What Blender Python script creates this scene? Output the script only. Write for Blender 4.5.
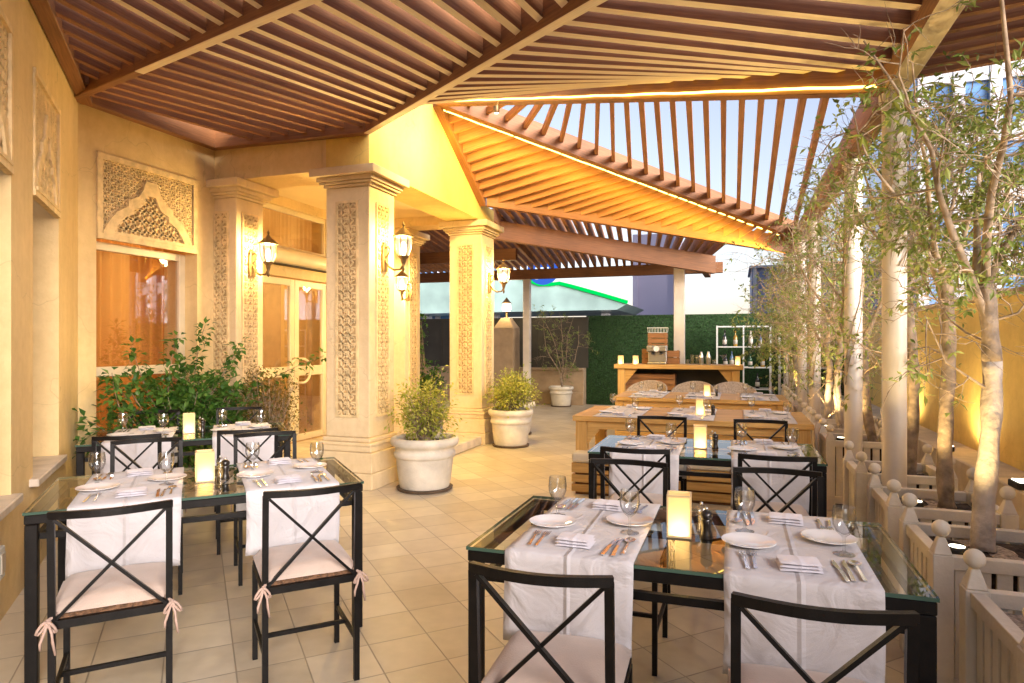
import bpy, math, random
from mathutils import Vector, Matrix, noise
R = math.radians
PI = math.pi
rnd = random.Random(7)
scene = bpy.context.scene
for o in list(bpy.data.objects):
    bpy.data.objects.remove(o)
COL = scene.collection

# ------------------------------------------------------------------ camera
cam_d = bpy.data.cameras.new('camera')
cam = bpy.data.objects.new('camera', cam_d)
COL.objects.link(cam)
cam.location = (0, 0, 1.44)
cam.rotation_euler = (R(90), 0, R(19))
cam_d.sensor_width = 36.0
cam_d.lens = 650 / 1024 * 36
cam_d.shift_y = 0.0015
cam_d.clip_start = 0.05
cam_d.clip_end = 2000
scene.camera = cam

# ------------------------------------------------------------------ sky, sun, exposure
SKY_STRENGTH = 0.038
SUN_STRENGTH = 1.5
EXPOSURE = 3.05
SUN_ELEV, SUN_AZ = 13.0, 130.0
world = bpy.data.worlds.new('World')
scene.world = world
world.use_nodes = True
wn, wl = world.node_tree.nodes, world.node_tree.links
wn.clear()
sky = wn.new('ShaderNodeTexSky')
sky.sky_type = 'NISHITA'
sky.sun_disc = False
sky.sun_elevation = R(SUN_ELEV)
sky.sun_rotation = R(SUN_AZ)
sky.air_density = 1.3
sky.dust_density = 1.2
sky.ozone_density = 2.0
hs = wn.new('ShaderNodeHueSaturation')
hs.inputs['Saturation'].default_value = 0.62
bg = wn.new('ShaderNodeBackground')
bg.inputs[1].default_value = SKY_STRENGTH
wo = wn.new('ShaderNodeOutputWorld')
wl.new(sky.outputs[0], hs.inputs['Color'])
tn = wn.new('ShaderNodeMix'); tn.data_type = 'RGBA'; tn.blend_type = 'MULTIPLY'; tn.inputs[0].default_value = 1
tn.inputs[7].default_value = (0.93, 0.87, 1.0, 1)
wl.new(hs.outputs[0], tn.inputs[6])
wl.new(tn.outputs[2], bg.inputs[0])
wl.new(bg.outputs[0], wo.inputs[0])

sun_d = bpy.data.lights.new('sun', 'SUN')
sun_d.energy = SUN_STRENGTH
sun_d.angle = R(42)
sun_d.color = (1.0, 0.90, 0.84)
sun = bpy.data.objects.new('sun', sun_d)
COL.objects.link(sun)
_az, _el = R(SUN_AZ), R(SUN_ELEV)
_dir = Vector((math.sin(_az) * math.cos(_el), math.cos(_az) * math.cos(_el), math.sin(_el)))
sun.rotation_euler = _dir.to_track_quat('Z', 'Y').to_euler()

scene.view_settings.view_transform = 'Standard'
scene.view_settings.look = 'None'
scene.view_settings.gamma = 1
scene.view_settings.use_curve_mapping = False
scene.view_settings.exposure = EXPOSURE
scene.render.engine = 'CYCLES'
cy = scene.cycles
cy.use_denoising = True
cy.max_bounces = 8
cy.diffuse_bounces = 4
cy.glossy_bounces = 4
cy.transmission_bounces = 6
cy.transparent_max_bounces = 16
cy.sample_clamp_indirect = 4.0
cy.caustics_reflective = False
cy.caustics_refractive = False

# ------------------------------------------------------------------ materials
def new_mat(name):
    m = bpy.data.materials.new(name)
    m.use_nodes = True
    n, l = m.node_tree.nodes, m.node_tree.links
    n.clear()
    out = n.new('ShaderNodeOutputMaterial')
    return m, n, l, out

def plain(name, col, rough=0.6, metal=0.0, var=0.12, vscale=6.0, bump=0.0, bscale=40.0, coat=0.0, sheen=0.0,
          dark=None, coords='Object', spec=0.5):
    """principled colour with noise mottling and a fine bump"""
    m, n, l, out = new_mat(name)
    p = n.new('ShaderNodeBsdfPrincipled')
    tc = n.new('ShaderNodeTexCoord')
    nz = n.new('ShaderNodeTexNoise')
    nz.inputs['Scale'].default_value = vscale
    nz.inputs['Detail'].default_value = 5
    l.new(tc.outputs[coords], nz.inputs['Vector'])
    mx = n.new('ShaderNodeMix'); mx.data_type = 'RGBA'
    c2 = dark if dark else tuple(c * (1 - 2 * var) for c in col)
    c1 = tuple(min(1, c * (1 + var)) for c in col)
    mx.inputs[6].default_value = (*c2, 1)
    mx.inputs[7].default_value = (*c1, 1)
    rp = n.new('ShaderNodeMapRange')
    rp.inputs[1].default_value = 0.3; rp.inputs[2].default_value = 0.7
    l.new(nz.outputs[0], rp.inputs[0])
    l.new(rp.outputs[0], mx.inputs[0])
    l.new(mx.outputs[2], p.inputs['Base Color'])
    p.inputs['Roughness'].default_value = rough
    p.inputs['Metallic'].default_value = metal
    p.inputs['Coat Weight'].default_value = coat
    p.inputs['Specular IOR Level'].default_value = spec
    p.inputs['Sheen Weight'].default_value = sheen
    if bump:
        b = n.new('ShaderNodeBump')
        b.inputs['Strength'].default_value = bump
        b.inputs['Distance'].default_value = 0.01
        n2 = n.new('ShaderNodeTexNoise')
        n2.inputs['Scale'].default_value = bscale
        n2.inputs['Detail'].default_value = 4
        l.new(tc.outputs[coords], n2.inputs['Vector'])
        l.new(n2.outputs[0], b.inputs['Height'])
        l.new(b.outputs[0], p.inputs['Normal'])
    l.new(p.outputs[0], out.inputs[0])
    return m

def wood(name, a, b, rough=0.55, gscale=(1.2, 26.0), knots=0.3, coat=0.0):
    """grain runs along U of the mesh's UV map"""
    m, n, l, out = new_mat(name)
    p = n.new('ShaderNodeBsdfPrincipled')
    uv = n.new('ShaderNodeUVMap')
    mp = n.new('ShaderNodeMapping')
    mp.inputs['Scale'].default_value = (gscale[0], gscale[1], 1)
    l.new(uv.outputs[0], mp.inputs[0])
    g = n.new('ShaderNodeTexNoise')
    g.inputs['Scale'].default_value = 3.0; g.inputs['Detail'].default_value = 6; g.inputs['Distortion'].default_value = knots
    l.new(mp.outputs[0], g.inputs['Vector'])
    big = n.new('ShaderNodeTexNoise')
    big.inputs['Scale'].default_value = 1.3; big.inputs['Detail'].default_value = 3
    l.new(uv.outputs[0], big.inputs['Vector'])
    ad = n.new('ShaderNodeMath'); ad.operation = 'ADD'
    l.new(g.outputs[0], ad.inputs[0]); l.new(big.outputs[0], ad.inputs[1])
    rp = n.new('ShaderNodeMapRange')
    rp.inputs[1].default_value = 0.7; rp.inputs[2].default_value = 1.3
    l.new(ad.outputs[0], rp.inputs[0])
    mx = n.new('ShaderNodeMix'); mx.data_type = 'RGBA'
    mx.inputs[6].default_value = (*a, 1); mx.inputs[7].default_value = (*b, 1)
    l.new(rp.outputs[0], mx.inputs[0])
    l.new(mx.outputs[2], p.inputs['Base Color'])
    p.inputs['Roughness'].default_value = rough
    p.inputs['Coat Weight'].default_value = coat
    bp = n.new('ShaderNodeBump'); bp.inputs['Strength'].default_value = 0.25; bp.inputs['Distance'].default_value = 0.004
    l.new(g.outputs[0], bp.inputs['Height']); l.new(bp.outputs[0], p.inputs['Normal'])
    l.new(p.outputs[0], out.inputs[0])
    return m

def emis(name, col, strength):
    m, n, l, out = new_mat(name)
    e = n.new('ShaderNodeEmission')
    e.inputs[0].default_value = (*col, 1); e.inputs[1].default_value = strength
    l.new(e.outputs[0], out.inputs[0])
    return m

def glassy(name, tint, refl=1.0, rough=0.0, ior=1.5, base=0.02, edge=1.0):
    """thin clear glass: transparent with a Fresnel reflection"""
    m, n, l, out = new_mat(name)
    t = n.new('ShaderNodeBsdfTransparent'); t.inputs[0].default_value = (*tint, 1)
    tm = n.new('ShaderNodeMix'); tm.data_type = 'RGBA'
    tm.inputs[6].default_value = (*tint, 1); tm.inputs[7].default_value = (*[c * edge for c in tint], 1)
    l.new(tm.outputs[2], t.inputs[0])
    g = n.new('ShaderNodeBsdfGlossy'); g.inputs['Roughness'].default_value = rough
    geo = n.new('ShaderNodeNewGeometry')
    dt = n.new('ShaderNodeVectorMath'); dt.operation = 'DOT_PRODUCT'
    l.new(geo.outputs['Incoming'], dt.inputs[0]); l.new(geo.outputs['Normal'], dt.inputs[1])
    ab = n.new('ShaderNodeMath'); ab.operation = 'ABSOLUTE'; l.new(dt.outputs['Value'], ab.inputs[0])
    iv = n.new('ShaderNodeMath'); iv.operation = 'SUBTRACT'; iv.inputs[0].default_value = 1.0; l.new(ab.outputs[0], iv.inputs[1])
    f = n.new('ShaderNodeMath'); f.operation = 'POWER'; f.inputs[1].default_value = 5.0; l.new(iv.outputs[0], f.inputs[0])
    ep = n.new('ShaderNodeMath'); ep.operation = 'POWER'; ep.inputs[1].default_value = 2.6; l.new(iv.outputs[0], ep.inputs[0])
    l.new(ep.outputs[0], tm.inputs[0])
    ma = n.new('ShaderNodeMath'); ma.operation = 'MULTIPLY_ADD'; ma.use_clamp = True
    ma.inputs[1].default_value = refl * 0.8; ma.inputs[2].default_value = base + .035
    l.new(f.outputs[0], ma.inputs[0])
    mx = n.new('ShaderNodeMixShader')
    l.new(ma.outputs[0], mx.inputs[0]); l.new(t.outputs[0], mx.inputs[1]); l.new(g.outputs[0], mx.inputs[2])
    l.new(mx.outputs[0], out.inputs[0])
    return m

def translucent(name, col, glow=0.0, gcol=(1, 0.8, 0.4), mixf=0.6, var=0.15):
    m, n, l, out = new_mat(name)
    d = n.new('ShaderNodeBsdfDiffuse'); t = n.new('ShaderNodeBsdfTranslucent')
    tc = n.new('ShaderNodeTexCoord'); nz = n.new('ShaderNodeTexNoise'); nz.inputs['Scale'].default_value = 8
    l.new(tc.outputs['Object'], nz.inputs['Vector'])
    mc = n.new('ShaderNodeMix'); mc.data_type = 'RGBA'
    mc.inputs[6].default_value = (*[c * (1 - 2 * var) for c in col], 1)
    mc.inputs[7].default_value = (*[min(1, c * (1 + 2 * var)) for c in col], 1)
    l.new(nz.outputs[0], mc.inputs[0])
    l.new(mc.outputs[2], d.inputs[0]); l.new(mc.outputs[2], t.inputs[0])
    mx = n.new('ShaderNodeMixShader'); mx.inputs[0].default_value = mixf
    l.new(d.outputs[0], mx.inputs[1]); l.new(t.outputs[0], mx.inputs[2])
    last = mx.outputs[0]
    if glow:
        e = n.new('ShaderNodeEmission'); e.inputs[0].default_value = (*gcol, 1); e.inputs[1].default_value = glow
        a = n.new('ShaderNodeAddShader')
        l.new(last, a.inputs[0]); l.new(e.outputs[0], a.inputs[1]); last = a.outputs[0]
    l.new(last, out.inputs[0])
    return m

def leafmat(name, c1, c2):
    m, n, l, out = new_mat(name)
    p = n.new('ShaderNodeBsdfPrincipled'); p.inputs['Roughness'].default_value = 0.45
    geo = n.new('ShaderNodeNewGeometry')
    mc = n.new('ShaderNodeMix'); mc.data_type = 'RGBA'
    mc.inputs[6].default_value = (*c1, 1); mc.inputs[7].default_value = (*c2, 1)
    l.new(geo.outputs['Random Per Island'], mc.inputs[0])
    l.new(mc.outputs[2], p.inputs['Base Color'])
    t = n.new('ShaderNodeBsdfTranslucent'); l.new(mc.outputs[2], t.inputs[0])
    mx = n.new('ShaderNodeMixShader'); mx.inputs[0].default_value = 0.4
    l.new(p.outputs[0], mx.inputs[1]); l.new(t.outputs[0], mx.inputs[2])
    l.new(mx.outputs[0], out.inputs[0])
    return m

def tilemat():
    m, n, l, out = new_mat('terrace_tile')
    p = n.new('ShaderNodeBsdfPrincipled')
    geo = n.new('ShaderNodeNewGeometry')
    sx = n.new('ShaderNodeSeparateXYZ'); l.new(geo.outputs['Position'], sx.inputs[0])
    def math_(op, a, b=None):
        q = n.new('ShaderNodeMath'); q.operation = op
        for i, v in enumerate((a, b)):
            if v is None: continue
            if isinstance(v, (int, float)): q.inputs[i].default_value = v
            else: l.new(v, q.inputs[i])
        return q.outputs[0]
    X, Y = sx.outputs[0], sx.outputs[1]
    u = math_('DIVIDE', math_('SUBTRACT', math_('ADD', X, Y), 1.05), 0.41)
    v = math_('DIVIDE', math_('SUBTRACT', math_('SUBTRACT', Y, X), 3.10), 0.4217)
    def edge(t):
        f = math_('FRACT', t)
        return math_('MINIMUM', f, math_('SUBTRACT', 1.0, f))
    e = math_('MINIMUM', edge(u), edge(v))
    gr = n.new('ShaderNodeMapRange'); gr.interpolation_type = 'SMOOTHSTEP'
    gr.inputs[1].default_value = 0.006; gr.inputs[2].default_value = 0.016
    l.new(e, gr.inputs[0])
    cb = n.new('ShaderNodeCombineXYZ')
    l.new(math_('FLOOR', u), cb.inputs[0]); l.new(math_('FLOOR', v), cb.inputs[1])
    wn_ = n.new('ShaderNodeTexWhiteNoise'); l.new(cb.outputs[0], wn_.inputs[0])
    nz = n.new('ShaderNodeTexNoise'); nz.inputs['Scale'].default_value = 9; nz.inputs['Detail'].default_value = 6
    l.new(geo.outputs['Position'], nz.inputs['Vector'])
    big = n.new('ShaderNodeTexNoise'); big.inputs['Scale'].default_value = 1.1; big.inputs['Detail'].default_value = 4
    l.new(geo.outputs['Position'], big.inputs['Vector'])
    f = math_('ADD', math_('MULTIPLY', wn_.outputs[0], 0.38), math_('ADD', math_('MULTIPLY', nz.outputs[0], 0.65), math_('MULTIPLY', big.outputs[0], 0.5)))
    rp = n.new('ShaderNodeMapRange'); rp.inputs[1].default_value = 0.42; rp.inputs[2].default_value = 1.02
    l.new(f, rp.inputs[0])
    c = n.new('ShaderNodeMix'); c.data_type = 'RGBA'
    c.inputs[6].default_value = (0.46, 0.385, 0.27, 1); c.inputs[7].default_value = (0.66, 0.575, 0.43, 1)
    l.new(rp.outputs[0], c.inputs[0])
    g = n.new('ShaderNodeMix'); g.data_type = 'RGBA'
    g.inputs[6].default_value = (0.33, 0.275, 0.20, 1)
    l.new(gr.outputs[0], g.inputs[0]); l.new(c.outputs[2], g.inputs[7])
    l.new(g.outputs[2], p.inputs['Base Color'])
    rr = n.new('ShaderNodeMapRange'); rr.inputs[3].default_value = 0.3; rr.inputs[4].default_value = 0.55
    l.new(nz.outputs[0], rr.inputs[0]); l.new(rr.outputs[0], p.inputs['Roughness'])
    b = n.new('ShaderNodeBump'); b.inputs['Strength'].default_value = 0.5; b.inputs['Distance'].default_value = 0.003
    l.new(gr.outputs[0], b.inputs['Height']); l.new(b.outputs[0], p.inputs['Normal'])
    l.new(p.outputs[0], out.inputs[0])
    return m

def curtainmat(name, col):
    m, n, l, out = new_mat(name)
    d = n.new('ShaderNodeBsdfDiffuse'); d.inputs[0].default_value = (*col, 1)
    t = n.new('ShaderNodeBsdfTranslucent'); t.inputs[0].default_value = (*col, 1)
    mx = n.new('ShaderNodeMixShader'); mx.inputs[0].default_value = 0.4
    l.new(d.outputs[0], mx.inputs[1]); l.new(t.outputs[0], mx.inputs[2]); l.new(mx.outputs[0], out.inputs[0])
    return m

def plaster(name, col, bump=0.35):
    m, n, l, out = new_mat(name)
    p = n.new('ShaderNodeBsdfPrincipled'); p.inputs['Roughness'].default_value = 0.85
    geo = n.new('ShaderNodeNewGeometry')
    def nz(scale, vec=(1, 1, 1), det=5):
        mp = n.new('ShaderNodeMapping'); mp.inputs['Scale'].default_value = vec
        l.new(geo.outputs['Position'], mp.inputs[0])
        t = n.new('ShaderNodeTexNoise'); t.inputs['Scale'].default_value = scale; t.inputs['Detail'].default_value = det
        t.inputs['Roughness'].default_value = 0.62
        l.new(mp.outputs[0], t.inputs['Vector']); return t.outputs[0]
    def ma(op, a, b):
        q = n.new('ShaderNodeMath'); q.operation = op
        for i, v in enumerate((a, b)):
            if isinstance(v, (int, float)): q.inputs[i].default_value = v
            else: l.new(v, q.inputs[i])
        return q.outputs[0]
    f = ma('ADD', ma('ADD', ma('MULTIPLY', nz(1.1), 0.5), ma('MULTIPLY', nz(3.0, (1, 1, .14)), 0.6)), ma('MULTIPLY', nz(14), 0.35))
    rp = n.new('ShaderNodeMapRange'); rp.inputs[1].default_value = 0.52; rp.inputs[2].default_value = 0.92; l.new(f, rp.inputs[0])
    mx = n.new('ShaderNodeMix'); mx.data_type = 'RGBA'
    mx.inputs[6].default_value = (*[c * k for c, k in zip(col, (.80, .76, .70))], 1); mx.inputs[7].default_value = (*[min(1, c * 1.06) for c in col], 1)
    l.new(rp.outputs[0], mx.inputs[0])
    # hairline cracks
    vo = n.new('ShaderNodeTexVoronoi'); vo.feature = 'DISTANCE_TO_EDGE'; vo.inputs['Scale'].default_value = 0.9
    wp = n.new('ShaderNodeTexNoise'); wp.inputs['Scale'].default_value = 4; l.new(geo.outputs['Position'], wp.inputs['Vector'])
    va = n.new('ShaderNodeVectorMath'); va.operation = 'MULTIPLY_ADD'; va.inputs[1].default_value = (.35, .35, .35)
    l.new(wp.outputs['Color'], va.inputs[0]); l.new(geo.outputs['Position'], va.inputs[2]); l.new(va.outputs[0], vo.inputs['Vector'])
    cr = n.new('ShaderNodeMapRange'); cr.inputs[1].default_value = 0.0; cr.inputs[2].default_value = 0.004; cr.inputs[3].default_value = 0.80; cr.inputs[4].default_value = 1.0
    l.new(vo.outputs['Distance'], cr.inputs[0])
    mu = n.new('ShaderNodeMix'); mu.data_type = 'RGBA'; mu.blend_type = 'MULTIPLY'; mu.inputs[0].default_value = 1
    l.new(mx.outputs[2], mu.inputs[6]); l.new(cr.outputs[0], mu.inputs[7])
    l.new(mu.outputs[2], p.inputs['Base Color'])
    b = n.new('ShaderNodeBump'); b.inputs['Strength'].default_value = bump; b.inputs['Distance'].default_value = 0.008
    l.new(ma('ADD', nz(55), ma('MULTIPLY', nz(7), 1.2)), b.inputs['Height']); l.new(b.outputs[0], p.inputs['Normal'])
    l.new(p.outputs[0], out.inputs[0])
    return m

def linen(name, col, wr=0.5):
    """cotton with soft wrinkles, ironed fold lines and a fine weave"""
    m, n, l, out = new_mat(name)
    p = n.new('ShaderNodeBsdfPrincipled'); p.inputs['Roughness'].default_value = 0.9; p.inputs['Sheen Weight'].default_value = 0.15
    p.inputs['Base Color'].default_value = (*col, 1); p.inputs['Specular IOR Level'].default_value = 0.25
    tc = n.new('ShaderNodeTexCoord')
    w1 = n.new('ShaderNodeTexNoise'); w1.inputs['Scale'].default_value = 7; w1.inputs['Detail'].default_value = 3; w1.inputs['Distortion'].default_value = 1.6
    l.new(tc.outputs['Object'], w1.inputs['Vector'])
    w2 = n.new('ShaderNodeTexNoise'); w2.inputs['Scale'].default_value = 420; l.new(tc.outputs['Object'], w2.inputs['Vector'])
    sx = n.new('ShaderNodeSeparateXYZ'); l.new(tc.outputs['Object'], sx.inputs[0])
    ab = n.new('ShaderNodeMath'); ab.operation = 'ABSOLUTE'; l.new(sx.outputs[0], ab.inputs[0])
    fo = n.new('ShaderNodeMapRange'); fo.inputs[1].default_value = 0; fo.inputs[2].default_value = 0.012; fo.inputs[3].default_value = 0.35; fo.inputs[4].default_value = 0
    l.new(ab.outputs[0], fo.inputs[0])
    a1 = n.new('ShaderNodeMath'); a1.operation = 'MULTIPLY_ADD'; a1.inputs[1].default_value = 0.05; l.new(w2.outputs[0], a1.inputs[0]); l.new(w1.outputs[0], a1.inputs[2])
    a2 = n.new('ShaderNodeMath'); a2.operation = 'ADD'; l.new(a1.outputs[0], a2.inputs[0]); l.new(fo.outputs[0], a2.inputs[1])
    b = n.new('ShaderNodeBump'); b.inputs['Strength'].default_value = wr; b.inputs['Distance'].default_value = 0.02
    l.new(a2.outputs[0], b.inputs['Height']); l.new(b.outputs[0], p.inputs['Normal'])
    l.new(p.outputs[0], out.inputs[0])
    return m

M = {}
M['wall'] = plaster('cream_render', (0.74, 0.565, 0.285))
M['gable'] = plaster('yellow_cream_render', (0.74, 0.54, 0.15), .25)
M['stone'] = plaster('cast_stone', (0.72, 0.58, 0.36), .4)
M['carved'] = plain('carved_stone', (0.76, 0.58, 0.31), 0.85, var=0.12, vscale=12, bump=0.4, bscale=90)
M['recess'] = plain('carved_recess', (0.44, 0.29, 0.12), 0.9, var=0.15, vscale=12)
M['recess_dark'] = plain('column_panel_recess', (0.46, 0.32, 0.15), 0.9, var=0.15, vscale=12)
M['soffit'] = plain('soffit_paint', (0.70, 0.54, 0.28), 0.85, var=0.05, vscale=2)
M['sill'] = plain('sill_stone', (0.60, 0.52, 0.42), 0.6, var=0.12, vscale=7, bump=0.2)
M['frame'] = plain('cream_window_frame', (0.70, 0.60, 0.40), 0.45, var=0.05)
M['brown'] = wood('stained_brown_wood', (0.15, 0.060, 0.020), (0.31, 0.135, 0.050), 0.6)
M['slat'] = wood('stained_slat_wood', (0.23, 0.092, 0.036), (0.42, 0.20, 0.088), 0.65)
M['bare'] = wood('underlit_pale_wood', (0.80, 0.63, 0.42), (0.93, 0.79, 0.58), 0.7)  # for underside faces: light from below is put into the wood colour
M['pine'] = wood('oiled_pine', (0.42, 0.23, 0.06), (0.66, 0.41, 0.14), 0.5, (1.0, 20))
M['crate'] = wood('crate_wood', (0.20, 0.085, 0.03), (0.36, 0.17, 0.06), 0.65, (1.0, 20))
M['tile'] = tilemat()
M['asphalt'] = plain('asphalt_ground', (0.06, 0.058, 0.055), 0.9, var=0.2, vscale=3)
M['black'] = plain('black_steel', (0.006, 0.005, 0.0045), 0.40, 0.0, var=0.25, vscale=20, bump=0.12, bscale=200, spec=0.22)
M['glass_top'] = glassy('table_glass', (0.86, 0.90, 0.84), 1.0, 0.0, 1.5, 0.02)
M['glass_edge'] = plain('glass_edge', (0.05, 0.10, 0.075), 0.15, var=0.1)
M['clear'] = glassy('clear_glass', (0.97, 0.98, 0.98), 1.1, 0.02, 1.5, 0.085, 0.5)
M['pane'] = glassy('window_pane', (0.86, 0.84, 0.80), 0.9, 0.01, 1.5, 0.09)
M['cloth'] = linen('white_cotton', (0.56, 0.54, 0.555), .9)
M['napkin'] = linen('white_napkin', (0.70, 0.68, 0.73), .35)
M['cushion'] = plain('pink_beige_cushion', (0.52, 0.41, 0.34), 0.95, var=0.06, vscale=9, bump=0.25, bscale=220, sheen=0.3)
M['bench_pad'] = plain('beige_bench_pad', (0.62, 0.54, 0.40), 0.95, var=0.06, bump=0.2, bscale=160)
M['wicker'] = plain('brown_wicker', (0.17, 0.085, 0.04), 0.7, var=0.35, vscale=70, bump=0.8, bscale=140)
M['ceramic'] = plain('white_china', (0.80, 0.79, 0.80), 0.12, var=0.02, coat=0.3)
M['silver'] = plain('polished_steel', (0.78, 0.78, 0.80), 0.16, 1.0, var=0.03)
M['steel'] = plain('brushed_steel', (0.55, 0.55, 0.55), 0.3, 1.0, var=0.08)
M['white_metal'] = plain('white_painted_metal', (0.62, 0.64, 0.62), 0.4, var=0.05)
M['post'] = plain('cream_post_paint', (0.66, 0.60, 0.52), 0.45, var=0.07, vscale=4, bump=0.15)
M['planter'] = plain('white_painted_timber', (0.74, 0.68, 0.57), 0.55, var=0.10, vscale=5, bump=0.3, bscale=50)
M['soil'] = plain('dark_soil', (0.07, 0.045, 0.03), 0.95, var=0.4, vscale=30, bump=1.0, bscale=60)
M['sand'] = plain('pale_gravel', (0.50, 0.40, 0.30), 0.95, var=0.35, vscale=60, bump=1.0, bscale=90)
M['pot'] = plain('white_cast_pot', (0.70, 0.65, 0.55), 0.6, var=0.13, vscale=5, bump=0.25, bscale=60)
M['pot_base'] = plain('pot_saucer', (0.12, 0.08, 0.05), 0.7, var=0.2)
M['bark'] = plain('pale_bark', (0.30, 0.23, 0.165), 0.9, var=0.30, vscale=14, bump=1.0, bscale=34)
M['bark_dark'] = plain('grey_brown_bark', (0.23, 0.16, 0.10), 0.9, var=0.3, vscale=14, bump=1.0, bscale=34)
M['white_bark'] = plain('whitewashed_bark', (0.52, 0.45, 0.38), 0.9, var=0.16, vscale=14, bump=1.0, bscale=30)
M['twig'] = plain('dry_twig', (0.36, 0.27, 0.18), 0.9, var=0.3, vscale=20)
M['leaf'] = leafmat('olive_leaf', (0.12, 0.19, 0.035), (0.32, 0.37, 0.10))
M['leaf_vine'] = leafmat('vine_leaf', (0.12, 0.20, 0.025), (0.38, 0.42, 0.08))
M['leaf_yellow'] = leafmat('variegated_leaf', (0.22, 0.28, 0.03), (0.62, 0.60, 0.14))
M['leaf_dark'] = leafmat('deep_green_leaf', (0.03, 0.11, 0.015), (0.12, 0.25, 0.045))
M['leaf_rust'] = leafmat('olive_rust_leaf', (0.10, 0.11, 0.02), (0.30, 0.20, 0.06))
M['turf'] = plain('artificial_hedge', (0.018, 0.058, 0.012), 0.95, var=0.45, vscale=30, bump=1.0, bscale=120)
M['turf_blade'] = leafmat('artificial_blade', (0.015, 0.048, 0.009), (0.024, 0.07, 0.014))
M['fence_dark'] = plain('dark_fence_panel', (0.040, 0.036, 0.028), 0.7, var=0.15, vscale=3)
M['lowwall'] = plain('buff_low_wall', (0.36, 0.26, 0.16), 0.85, var=0.1, bump=0.3)
M['ochre'] = plaster('ochre_render', (0.78, 0.58, 0.20), .4)
M['bronze'] = plain('aged_bronze', (0.20, 0.13, 0.06), 0.45, 0.6, var=0.2, vscale=20)
M['lantern_glass'] = None
M['wax'] = None
M['tub'] = plain('taupe_woven_resin', (0.42, 0.34, 0.27), 0.8, var=0.2, vscale=50, bump=0.7, bscale=120)
M['mill'] = plain('dark_pepper_mill', (0.012, 0.008, 0.006), 0.3, var=0.2, coat=0.2)
M['rubber'] = plain('black_rubber', (0.02, 0.02, 0.02), 0.7)
M['curtain'] = curtainmat('orange_curtain', (0.50, 0.26, 0.09))
M['sheer'] = curtainmat('gold_sheer_curtain', (0.62, 0.42, 0.18))
M['room'] = plain('room_interior', (0.45, 0.30, 0.16), 0.9)
M['bottle_green'] = plain('green_bottle', (0.03, 0.09, 0.04), 0.1, var=0.1, coat=0.5)
M['bottle_amber'] = plain('amber_bottle', (0.42, 0.25, 0.04), 0.12, var=0.1, coat=0.5)
M['bottle_dark'] = plain('dark_bottle', (0.02, 0.02, 0.025), 0.1, var=0.1, coat=0.5)
M['bottle_blue'] = plain('blue_bottle', (0.10, 0.18, 0.32), 0.1, var=0.1, coat=0.5)
M['label_w'] = plain('paper_label', (0.7, 0.66, 0.58), 0.8)
M['lilac'] = plain('lilac_render', (0.55, 0.50, 0.62), 0.8, var=0.04, vscale=0.2)
M['bluebld'] = plain('blue_cladding', (0.16, 0.24, 0.42), 0.5, var=0.12, vscale=0.4)
M['canopy'] = plain('grey_canopy_metal', (0.26, 0.38, 0.36), 0.35, var=0.18, vscale=0.35)
M['towerglass'] = plain('blue_tower_glass', (0.12, 0.26, 0.50), 0.12, var=0.25, vscale=0.5, coat=0.3)
M['towerframe'] = plain('pale_tower_frame', (0.5, 0.52, 0.56), 0.6)
M['ribbon'] = plain('pink_ribbon', (0.46, 0.33, 0.27), 0.9)

# lamp materials
WARM = (1.0, 0.74, 0.34)
M['led'] = emis('led_strip_light', (1.0, 0.70, 0.12), 1.3)
M['bulb'] = emis('lantern_bulb', (1.0, 0.80, 0.52), 6.0)
def lantern_glass():
    m, n, l, out = new_mat('lantern_glass')
    t = n.new('ShaderNodeBsdfTransparent'); t.inputs[0].default_value = (1, 0.97, 0.9, 1)
    e = n.new('ShaderNodeEmission'); e.inputs[0].default_value = (1, 0.80, 0.52, 1); e.inputs[1].default_value = 0.22
    a = n.new('ShaderNodeMixShader'); a.inputs[0].default_value = 0.35
    l.new(t.outputs[0], a.inputs[1]); l.new(e.outputs[0], a.inputs[2]); l.new(a.outputs[0], out.inputs[0])
    return m
M['lantern_glass'] = lantern_glass()
M['wax'] = translucent('frosted_candle_glass', (0.85, 0.72, 0.45), 0.022, (1, 0.68, 0.28), 0.75, 0.04)
M['neon'] = emis('green_neon', (0.0, 0.62, 0.10), 0.17)
M['sign_blue'] = emis('blue_sign_light', (0.04, 0.13, 0.60), 0.16)
M['sign_white'] = emis('white_sign_light', (0.8, 0.9, 1.0), 0.2)
M['lens'] = emis('uplight_lens', (1, 0.85, 0.6), 1.5)

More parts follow.
